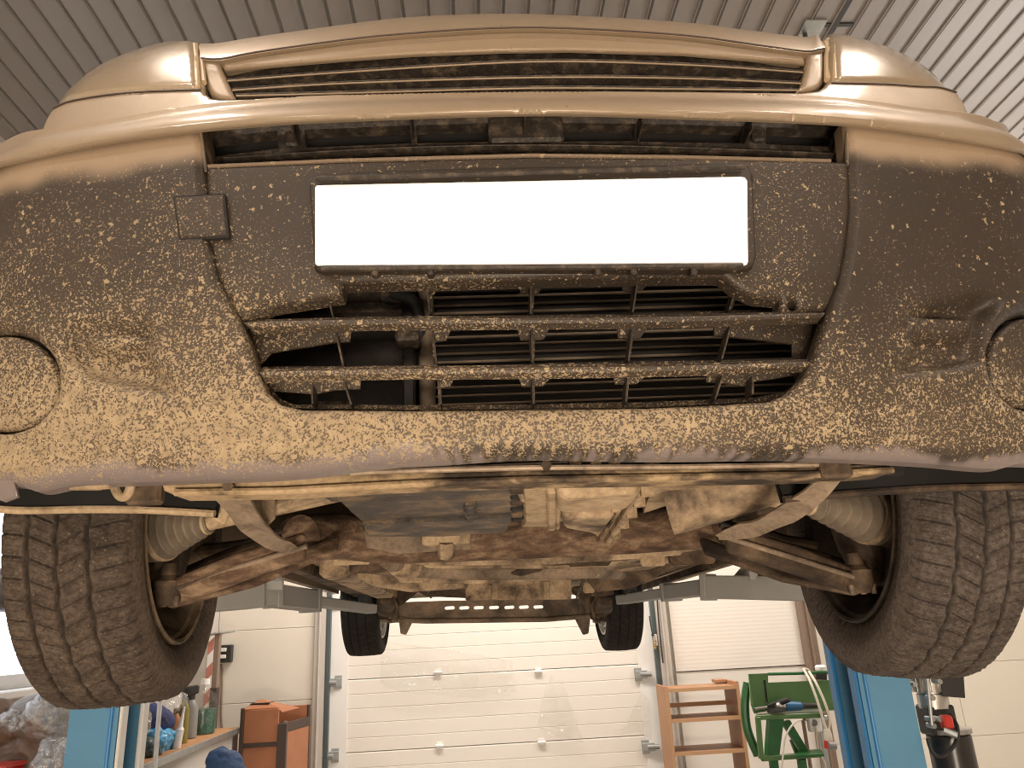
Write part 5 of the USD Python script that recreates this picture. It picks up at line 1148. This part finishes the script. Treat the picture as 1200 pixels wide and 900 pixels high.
# green workshop machine
YG = 5.15
def g(px, py, d=0): return P(px, py, YG + d)
gm = thing('green_work_stand', (g(930, 890)[0], YG, 0), 'green steel work stand with a high back plate and splayed legs', 'work stand')
def plate(pts, Y, t, name, m, parent, lab=None, smooth=False):
    p = Polygon([tuple(P(x, y, Y)[[0, 2]]) for x, y in pts]).buffer(0); e = trimesh.creation.extrude_polygon(p, t, engine='earcut'); v = np.array(e.vertices)
    e.vertices = np.stack([v[:, 0], Y + v[:, 2], v[:, 1]], 1); e.invert(); return part(name, e, m, parent, smooth=smooth, label=lab)
bp = plate([(877, 790), (900, 789), (901, 833), (884, 836)], YG + .12, .012, 'back_plate', M['green'], gm)
part('side_cheek', hull([P(877, 790, YG + .12), P(884, 836, YG + .12), P(884, 836, YG), P(880, 825, YG), P(877, 790, YG + .135)], .003), M['green'], gm)
plate([(900, 800), (972, 797), (985, 797), (985, 832), (966, 833), (901, 834)], YG + .20, .010, 'rear_plate', M['green'], gm)
plate([(895, 797), (897, 797), (900, 822), (898, 823)], YG + .115, .004, 'slot', M['void'], bp)
ztab = g(920, 838)[2]
part('table_top', slab([(882, 834), (890, 841), (965, 838), (962, 830), (900, 829)], ztab - .02, .022, .003), M['steel'], gm)
part('table_edge', beam(g(886, 841), g(966, 838), .012, .030), M['green'], gm)
part('top_rail', tube(spline([P(900, 790, YG + .15), P(940, 789, YG + .15), P(968, 788, YG + .15), P(978, 793, YG + .15), P(984, 803, YG + .15)], 30), .010, 10), M['greendark'], gm)
def leg(pts, Y, t, m): return plate(pts, Y, t, 'leg', m, gm)
leg([(902, 842), (919, 842), (913, 889), (899, 890)], YG + .02, .06, M['greendark'])
leg([(917, 847), (926, 844), (950, 884), (944, 890)], YG + .06, .04, M['greendark'])
leg([(927, 868), (931, 866), (943, 890), (936, 892)], YG + .14, .03, M['greendark'])
part('leg', beam(g(888, 840), g(892, 889), .03, .03), M['green'], gm, smooth=False)
for x0_, x1_ in ((899, 913), (930, 948)):
    p, q = g(x0_, 889, .04), g(x1_, 889, .04); part('leg', beam((p + q) / 2, [((p + q) / 2)[0], YG + .08, 0], .05, .04), M['greendark'], gm, smooth=False)
part('cross_bar', beam(g(892, 889, .02), g(962, 884, .02), .03, .03), M['green'], gm, smooth=False)
part('foot_plate', slab([(935, 882), (962, 880), (966, 886), (932, 888)], g(948, 884)[2], .012, 0), M['greendark'], gm)
part('side_guard', tube(spline([P(876, 800, YG + .16), P(873, 825, YG + .16), P(876, 855, YG + .16), P(888, 885, YG + .16)], 20), .028, 10), M['greendark'], gm)
q = P(962, 785, YG + .22); sl = thing('wall_spotlight', q, 'small round white lamp on a dark bracket beside the brown post', 'lamp')
part('lamp_head', lathe([(0, 0), (0, .036), (.02, .038), (.032, .028), (.034, 0)], q, (0, 0, 1), 20), M['white'], sl)
part('bracket', hull([P(957, 789, YG + .22), P(968, 789, YG + .22), P(968, 796, YG + .22), P(957, 795, YG + .22)], .006), M['dark'], sl)
# angle grinder lying on the stand
qa, qb = g(912, 830, .05) + [0, 0, .01], g(948, 829, .05) + [0, 0, .01]
gd = thing('angle_grinder', qa, 'blue angle grinder lying on the green work stand', 'power tool')
part('motor_body', tube([qa + (qb - qa) * t for t in (.20, .25, .5, .75, .80)], [.024, .03, .030, .026, .018], 16), M['toolblue'], gd)
part('gear_head', tube([qa + (qb - qa) * t for t in (-.05, 0, .14, .2)], [.018, .026, .030, .028], 14), M['aluminium'], gd)
part('handle', tube([qa + (qb - qa) * t for t in (.78, .9, 1.15, 1.35)], [.020, .017, .017, .012], 12), M['dark'], gd)
part('guard', lathe([(0, .01), (0, .06), (.022, .06), (.022, .055), (.004, .05)], qa + [-.02, -.02, -.03], (0, .2, 1), 24), M['dark'], gd)
part('side_handle', cyl(qa + [.02, -.01, .02], qa + [.05, -.10, .05], .014, 12), M['dark'], gd)
q = g(918, 821, .1); tl = thing('hand_tool', q, 'black hand tool behind the blue grinder on the green stand', 'tool')
part('tool_body', hull([g(900, 827, .1), g(912, 822, .1), g(921, 819, .1), g(921, 823, .1), g(906, 830, .1)], .008), M['dark'], tl)
part('tool_handle', cyl(g(899, 829, .1), g(884, 831, .1), .010, 10), M['steel'], tl)
# white power leads with the red plug
pc_ = thing('power_lead', g(945, 790, .0), 'white power lead hung over the green stand with a red plug', 'power cable')
part('cable', tube(spline([g(944, 788, .1), g(950, 800, .02), g(958, 822, -.02), g(966, 848, -.03), g(969, 856, -.03)], 40), .0085, 10), M['cable'], pc_)
part('cable', tube(spline([g(948, 787, .1), g(956, 800, .02), g(966, 822, -.02), g(972, 842, -.03), g(971, 856, -.03)], 40), .0085, 10), M['cable'], pc_)
part('cable', tube(spline([g(944, 788, .1), g(942, 784, .14), g(948, 786, .16), g(952, 796, .2)], 20), .0085, 10), M['cable'], pc_)
part('plug_grip', tube([g(969, 854, -.03), g(970, 861, -.03), g(971, 868, -.03)], [.018, .026, .026], 14), M['cable'], pc_)
part('plug', tube([g(971, 868, -.03), g(971.5, 877, -.03)], [.028, .030], 14), M['red'], pc_)
part('plug_cap', cyl(g(971, 874, -.06), g(979, 874, -.06), .024, 14), M['greybottle'], pc_)
so = thing('socket_box', P(954, 848, YG + .3), 'white double socket box on the pipe stand behind the green legs', 'socket')
part('box', box((.085, .05, .10), P(954, 848, YG + .3), None, .006), M['white'], so)
part('socket_face', cyl(P(954, 847, YG + .27), P(954, 847, YG + .28), .022, 18), M['greybottle'], so)
part('support', bxx(P(962, 870, YG + .3)[0], P(968, 870, YG + .3)[0], YG + .29, YG + .33, 0, P(962, 842, YG + .3)[2], .003), M['galv'], so, smooth=False)
part('support', bxx(P(944, 870, YG + .3)[0], P(947, 870, YG + .3)[0], YG + .29, YG + .32, 0, P(944, 842, YG + .3)[2], .003), M['brownpost'], so, smooth=False)
part('cross_piece', beam(P(943, 842, YG + .3), P(969, 841, YG + .3), .03, .03), M['galv'], so, smooth=False)
part('cable', tube(spline([P(956, 852, YG + .26), P(957, 868, YG + .25), P(960, 882, YG + .25), P(966, 893, YG + .25), P(968, 905, YG + .25)], 24), .008, 8), M['cable'], so)
wc = thing('trailing_cable', g(933, 843), 'thin white cable looping under the green work stand', 'cable')
part('cable', tube(spline([g(940, 843, -.02), g(930, 848, -.03), g(921, 862, -.03), g(918, 880, -.03), g(916, 905, -.03)], 30), .006, 8), M['cable'], wc)
# brass fittings and a cable on the big door's jamb
q = P(768, 750, YB - .06); bf = thing('door_lock', q, 'brass and black door lock on the grey jamb of the overhead door', 'lock')
part('body', box((.03, .02, .09), q, None, .004), M['jamb'], bf)
for py in (751, 755, 759):
    q2 = P(768, py, YB - .075); part('brass_knob', cyl(q2, q2 + [0, .03, 0], .010, 12), M['brass'], bf)
part('black_knob', cyl(P(765, 744, YB - .08), P(765, 744, YB - .04), .012, 12), M['dark'], bf)
part('cord', tube(spline([P(761, 722, YB - .07), P(763, 735, YB - .07), P(765, 744, YB - .07)], 12), .005, 8), M['dark'], bf)
q = P(773, 740, YB - .05); cw = thing('hanging_wire', q, 'thin dark wire hanging between the overhead door and the ribbed door', 'wire')
part('wire', tube(spline([P(770, 700, YB - .06), P(772, 730, YB - .06), P(775, 760, YB - .06), P(777, 777, YB - .06)], 20), .006, 8), M['dark'], cw)
# creased clear film stuck on the big door
def filmsheet(pts, name, label, seed, Y):
    p = Polygon([tuple(P(x, y, Y)[[0, 2]]) for x, y in pts]).buffer(.0)
    Sx = lambda x, z: Y + (meshkit.fbm(np.stack([np.asarray(x) * 7 + np.asarray(z) * 2, np.asarray(z) * 3, np.asarray(x) * 0 + seed], -1), 4, seed) - .5) * .05 if np.ndim(x) else Y
    m = sheet_xz(p, Sx, .001, 0, .02); t = part(name, m, M['film'], None, smooth=25, label=label, cat='plastic film')
filmsheet([(645, 792), (660, 800), (668, 822), (682, 865), (684, 870), (655, 866), (630, 852), (634, 825)], 'plastic_film', 'creased clear plastic film hanging at the middle of the overhead door', 3, YB - .03)
filmsheet([(752, 812), (762, 820), (764, 868), (748, 858), (716, 862), (735, 850), (742, 830)], 'plastic_film', 'creased clear plastic film hanging at the edge of the overhead door near the shelf', 5, YB - .03)
filmsheet([(448, 752), (520, 760), (600, 775), (604, 812), (560, 818), (470, 812), (446, 800)], 'plastic_film', 'clear plastic film over the upper part of the overhead door behind the rear axle', 8, YB - .03)

# orange cabinet with dark edges
YO = 5.6
xo0, xo1, xo2 = P(282, 840, YO)[0], P(329, 840, YO)[0], P(338, 840, YO + .3)[0]
oc = thing('orange_cabinet', ((xo0 + xo1) / 2, YO + .2, 0), 'narrow orange panelled cabinet with dark edges and an open top', 'cabinet')
zt0 = P(300, 831, YO)[2]; zm = P(305, 873, YO)[2]
cen = np.array([(xo0 + xo1) / 2, YO + .2, 0]); xe = xo1 + .0
for z0_, z1_ in ((zm + .012, zt0 - .005), (.02, zm - .012)):
    part('front_panel', bxx(xo0 + .025, xo1 - .015, YO, YO + .02, z0_, z1_, .003), M['orange'], oc, smooth=False)
part('edge_strip', bxx(xo0, xo0 + .025, YO - .01, YO + .03, 0, zt0 + .01, .003), M['crateedge'], oc, smooth=False)
part('edge_strip', bxx(xo1 - .015, xo1 + .045, YO - .01, YO + .03, 0, zt0 - .10, .003), M['crateedge'], oc, smooth=False)
part('edge_strip', bxx(xo0 + .025, xo1 - .015, YO - .004, YO + .02, zm - .012, zm + .012), M['crateedge'], oc, smooth=False)
sd = [(xo1, YO), (xo1 + .10, YO + .42)]
def vwall(a, b, z0_, z1_, t, name, m):
    a, b = np.array([*a, (z0_ + z1_) / 2]), np.array([*b, (z0_ + z1_) / 2]); part(name, beam(a, b, t, z1_ - z0_, bev=.002), m, oc, smooth=False)
vwall((xo1 + .02, YO + .02), (xo1 + .10, YO + .40), .02, zt0 - .16, .02, 'side_panel', M['orange'])
vwall((xo1 + .02, YO + .02), (xo1 + .10, YO + .40), zt0 - .16, zt0 - .10, .026, 'side_rail', M['crateedge'])
vwall((xo0 + .01, YO + .02), (xo0 + .09, YO + .40), .02, zt0, .02, 'side_panel', M['orange'])
vwall((xo0 + .09, YO + .40), (xo1 + .10, YO + .40), .02, zt0 - .02, .02, 'back_panel', M['orange'])
part('corner_post', cyl((xo1 + .10, YO + .40, 0), (xo1 + .10, YO + .40, zt0 - .02), .014, 10), M['crateedge'], oc)
part('top_cover', hull([(xo0 + .02, YO, zt0), (xo0 + .12, YO + .1, zt0 + .05), (xo1 - .03, YO + .02, zt0 + .0), (xo0 + .05, YO + .2, zt0 + .04), (xo1 + .05, YO + .3, zt0 - .03), (xo1, YO + .03, zt0 - .03)], .004), M['orange'], oc, smooth=False)
q = P(302, 832, YO); part('opening', box((.13, .12, .01), q + [0, .10, .035], None, .002), M['void'], oc, smooth=False)
part('crumpled_paper', blob([P(334, 850, YO + .15), P(333, 868, YO + .15)], [.035, .03], 4, .02, 30), M['greybag'], oc)

# bench along the side wall with its bottles and bags
XB = -1.70
zb = PX(218, 877, XB)[2]
bn = thing('workbench', ((XL + XB) / 2, 4.9, 0), 'long workbench with a worn wooden top along the side wall', 'workbench')
part('bench_top', bxx(XL + .01, XB, 3.2, 5.70, zb - .03, zb, .004), M['bench'], bn, smooth=False)
part('edge_trim', bxx(XB, XB + .012, 3.2, 5.70, zb - .035, zb + .004, .002), M['galv'], bn, smooth=False)
part('front_board', bxx(XB - .04, XB - .02, 3.25, 5.72, .1, zb - .03), M['wallgrey'], bn, smooth=False)
for y in (3.3, 4.5, 5.65): part('leg', bxx(XB - .12, XB - .06, y, y + .06, 0, zb - .03, .003), M['galv'], bn, smooth=False)
def on(px, py, x):
    """A point on the bench top seen at the pixel row, at x."""
    return PZ(px, py, zb)
q = PX(236, 864, -1.86); q[2] = zb
jg = thing('coolant_jug', q, 'clear plastic jug half full of green coolant at the far end of the bench', 'jug')
part('jug_body', lathe([(0, 0), (0, .075), (.01, .085), (.20, .085), (.24, .07), (.27, .03), (.29, .022), (.31, .022)], q, (0, 0, 1), 28), M['jug'], jg)
part('liquid', lathe([(.004, 0), (.004, .078), (.15, .080), (.15, 0)], q, (0, 0, 1), 28), M['greenliquid'], jg)
part('cap', lathe([(.30, .0), (.30, .027), (.335, .027), (.335, 0)], q, (0, 0, 1), 20), M['white'], jg)
part('label', lathe([(.06, .0862), (.16, .0862), (.16, .0852)], q, (0, 0, 1), 28), M['jug'], jg)
def bottle(px, py, x, r, h, m, capm, name, label, c='bottle'):
    q = PX(px, py, x); q[2] = zb
    t = thing(name, q, label, c)
    part('body', lathe([(0, 0), (0, r * .9), (.006, r), (h * .68, r), (h * .82, r * .55), (h * .88, r * .4), (h * .88, 0)], q, (0, 0, 1), 22), m, t)
    part('cap', lathe([(h * .87, 0), (h * .87, r * .46), (h, r * .42), (h, 0)], q, (0, 0, 1), 16), capm, t)
    return t, q
t_, q = bottle(221, 866, -1.86, .045, .26, M['greybottle'], M['dark'], 'spray_bottle', 'grey spray bottle with a dark trigger on the bench beside the jug')
part('trigger_head', hull([q + [-.03, -.02, .25], q + [.03, .0, .27], q + [.03, 0, .30], q + [-.06, -.03, .29]], .012), M['dark'], t_)
bottle(213, 862, -1.82, .034, .27, M['olive'], M['dark'], 'olive_bottle', 'olive yellow bottle between the spray bottle and the orange can')
bottle(203, 872, -1.84, .032, .20, M['orange'], M['dark'], 'spray_can', 'orange spray can standing on the bench by the blue bag', 'can')
q = PX(207, 873, -1.76); q[2] = zb
tb = thing('sealant_tube', q, 'white pointed sealant tube standing on the bench edge', 'tube')
part('tube_body', lathe([(0, 0), (0, .022), (.10, .022), (.115, .012), (.20, .006), (.20, 0)], q, (.12, 0, 1), 16), M['white'], tb)
part('tube_cap', lathe([(.195, 0), (.195, .008), (.22, .006), (.22, 0)], q, (.12, 0, 1), 12), M['white'], tb)
q1 = PX(184, 838, -1.86); 
part('folded_cloth', blob([PX(180, 842, -1.86), PX(190, 846, -1.84)], [.085, .075], 6, .03, 9), M['towel'], None, smooth=True, label='dark blue cloth bundle on top of the light blue bag', cat='cloth')
part('film_bag', blob([PX(180, 866, -1.84), PX(190, 868, -1.84), PX(186, 878, -1.86)], [.075, .08, .09], 9, .05, 12, flat=zb), M['bluebag'], None, smooth=20, label='light blue crinkled plastic bag on the bench beside the column', cat='bag')
part('dark_bag', blob([PX(172, 876, -1.80), PX(178, 886, -1.80)], [.06, .06], 12, .03, 12, flat=zb), M['dkbag'], None, smooth=True, label='dark teal bag squeezed against the light blue bag', cat='bag')
part('clear_bag', blob([PX(196, 822, -1.86), PX(206, 822, -1.86), PX(180, 822, -1.9)], [.085, .07, .10], 15, .04, 9), M['filmbag'], None, smooth=25, label='clear crinkled plastic bag resting on the dark blue cloth', cat='bag')
part('white_bag', blob([PX(172, 838, -1.80), PX(171, 856, -1.80)], [.03, .03], 18, .03, 14), M['filmbag'], None, smooth=25, label='narrow white plastic bag between the blue column and the dark blue cloth', cat='bag')
a, b = PX(188, 815, -1.62), PX(181, 905, -1.62); b[2] = 0 if b[2] < 0 else b[2]
rod = thing('white_rod', [b[0], b[1], 0], 'thin white rod standing in front of the bench', 'rod')
d = (a - b) / (a[2] - b[2]); foot = b - d * b[2]; tp = a + d * .30
part('shaft', cyl(foot, tp, .011, 12), M['white'], rod); part('tip', cyl(foot, foot + d * .05, .014, 12), M['greybottle'], rod)
# tall dark rack post with hazard stripes, at the bench's far end
yr = 5.74; xr_ = P(250, 800, yr)[0]
rk = thing('rack_post', (xr_, yr, 0), 'dark upright rack post with red and white stripes at the bench end', 'rack')
part('upright', bxx(xr_ - .014, xr_ + .022, yr, yr + .05, 0, P(250, 742, yr)[2], .003), M['brownpost'], rk, smooth=False)
part('upright_cover', bxx(xr_ - .018, xr_ + .028, yr - .006, yr + .056, 0, P(250, 806, yr)[2], .003), M['crateedge'], rk, smooth=False)
zt_ = P(245, 742, yr)[2]
part('top_tray', hull([(XL + .03, yr - .02, zt_ - .02), (xr_ + .03, yr - .02, zt_), (XL + .03, yr + .3, zt_ - .01), (xr_ + .03, yr + .3, zt_ + .01)], .008), M['galv'], rk, smooth=False)
for i in range(8):
    z0_ = P(243, 840, yr)[2] + i * .085
    if z0_ + .085 < zt_ - .03:
        xa = xr_ - .055; zz = np.array([[xa, z0_ - .02], [xa + .04, z0_ + .02], [xa + .04, z0_ + .105], [xa, z0_ + .065]])
        e = trimesh.creation.extrude_polygon(Polygon(zz), .004, engine='earcut'); v = np.array(e.vertices); e.vertices = np.stack([v[:, 0], yr - .002 + v[:, 2], v[:, 1]], 1); e.invert()
        part('stripe', e, M['stripe_red'] if i % 2 else M['white'], rk, smooth=False)
part('backing_board', bxx(XL + .01, xr_ - .056, yr, yr + .012, zb + .0, zt_ - .06), M['wallgrey'], rk, smooth=False)
# switch box with its cable on the back wall
q = P(265, 766, YB - .03)
sw = thing('switch_box', q, 'dark switch box with two white buttons on the cream back wall', 'switch')
part('box', box((.095, .06, .13), q, None, .006), M['dark'], sw)
for dz in (.03, -.02): part('button', box((.045, .012, .028), q + [-.012, -.034, dz], None, .003), M['white'], sw)
part('cable', tube(spline([P(259, 778, YB - .01), P(260, 800, YB - .01), P(259, 840, YB - .01), P(262, 862, YB - .01), P(268, 880, YB - .01)], 30), .008, 8), M['brownpost'], sw)
# blue sack in front of the orange cabinet
q = P(262, 890, 4.5); part('blue_sack', blob([P(258, 893, 4.5), P(270, 897, 4.55), P(262, 930, 4.5)], [.085, .085, .12], 21, .05, 7), M['bluesack'], None, smooth=25, label='dark blue woven sack beside the orange cabinet', cat='sack')
fq = P(262, 930, 4.5)
stn = thing('sack_stand', (fq[0], fq[1], 0), 'low grey metal stool under the dark blue sack', 'stool')
zs_ = fq[2] - .15
part('seat', bxx(fq[0] - .13, fq[0] + .15, fq[1] - .13, fq[1] + .13, zs_ - .03, zs_, .004), M['galv'], stn, smooth=False)
for sx in (-.12, .12):
    for sy in (-.1, .1): part('leg', cyl((fq[0] + sx, fq[1] + sy, 0), (fq[0] + sx, fq[1] + sy, zs_ - .03), .012, 10), M['galv'], stn)
# sacks wrapped in clear film below the window, on a low shelf
YW = 3.15
zs0 = P(40, 925, YW)[2]
tbn = thing('side_table', (-1.75, 3.1, 0), 'low table under the window carrying the filled sacks', 'table')
part('table_top', bxx(-2.04, -1.46, 2.75, 3.19, zs0 - .03, zs0, .004), M['bench'], tbn, smooth=False)
for x in (-2.0, -1.52):
    for y in (2.8, 3.12): part('leg', bxx(x, x + .04, y, y + .04, 0, zs0 - .03, .003), M['galv'], tbn, smooth=False)
def W(px, py, Y=YW): return P(px, py, Y)
part('filled_sack', blob([W(48, 838), W(58, 850), W(30, 842)], [.085, .085, .08], 31, .03, 6), M['greybag'], None, smooth=True, label='grey filled sack below the window, topmost of the pile', cat='sack')
part('filled_sack', blob([W(5, 850), W(15, 858), W(-12, 852)], [.08, .07, .10], 37, .04, 6), M['brownbag'], None, smooth=True, label='brown filled sack below the window sill, against the picture edge', cat='sack')
part('filled_sack', blob([W(30, 885), W(55, 892), W(10, 890), W(30, 910)], [.09, .08, .09, .09], 41, .05, 7, flat=zs0), M['brownbag'], None, smooth=True, label='brown creased sack at the bottom of the pile beside the blue column', cat='sack')
part('wrapping_film', blob([W(52, 838, 3.10), W(66, 852, 3.12), W(68, 836, 3.14)], [.09, .07, .05], 44, .05, 8), M['filmbag'], None, smooth=25, label='clear shiny film wrapped around the topmost grey sack', cat='plastic film')
part('wrapping_film', blob([W(62, 880, 3.05), W(68, 893, 3.05), W(52, 894, 3.02)], [.055, .055, .05], 47, .06, 10), M['filmbag'], None, smooth=20, label='crumpled white film over the lower brown sack beside the blue column', cat='plastic film')
part('wrapping_film', blob([W(14, 840, 3.06), W(22, 846, 3.06)], [.04, .035], 49, .05, 12), M['filmbag'], None, smooth=20, label='small crease of clear film between the grey and the brown sack', cat='plastic film')
q = W(4, 899, 2.98); rc = thing('red_case', q, 'red plastic case at the foot of the sack pile', 'case')
part('body', box((.10, .14, .03), q + [-.01, 0, -.02], None, .008), M['red'], rc); part('lid', box((.104, .144, .014), q + [-.01, 0, .004], None, .005), M['red'], rc)
# dark pipe along the wall in front of the window
pp = thing('heating_pipe', (XL + .14, 3.3, PX(4, 692, XL + .14)[2]), 'thick dark pipe running along the wall across the bright window', 'pipe')
zz = PX(4, 692, XL + .14)[2]
part('pipe', cyl((XL + .14, 1.2, zz), (XL + .14, 4.3, zz), .085, 24), M['pipe'], pp)
for y in (1.6, 2.9, 4.2): part('clamp', bxx(XL + .005, XL + .24, y, y + .04, zz - .1, zz + .1, .004), M['galv'], pp, smooth=False)
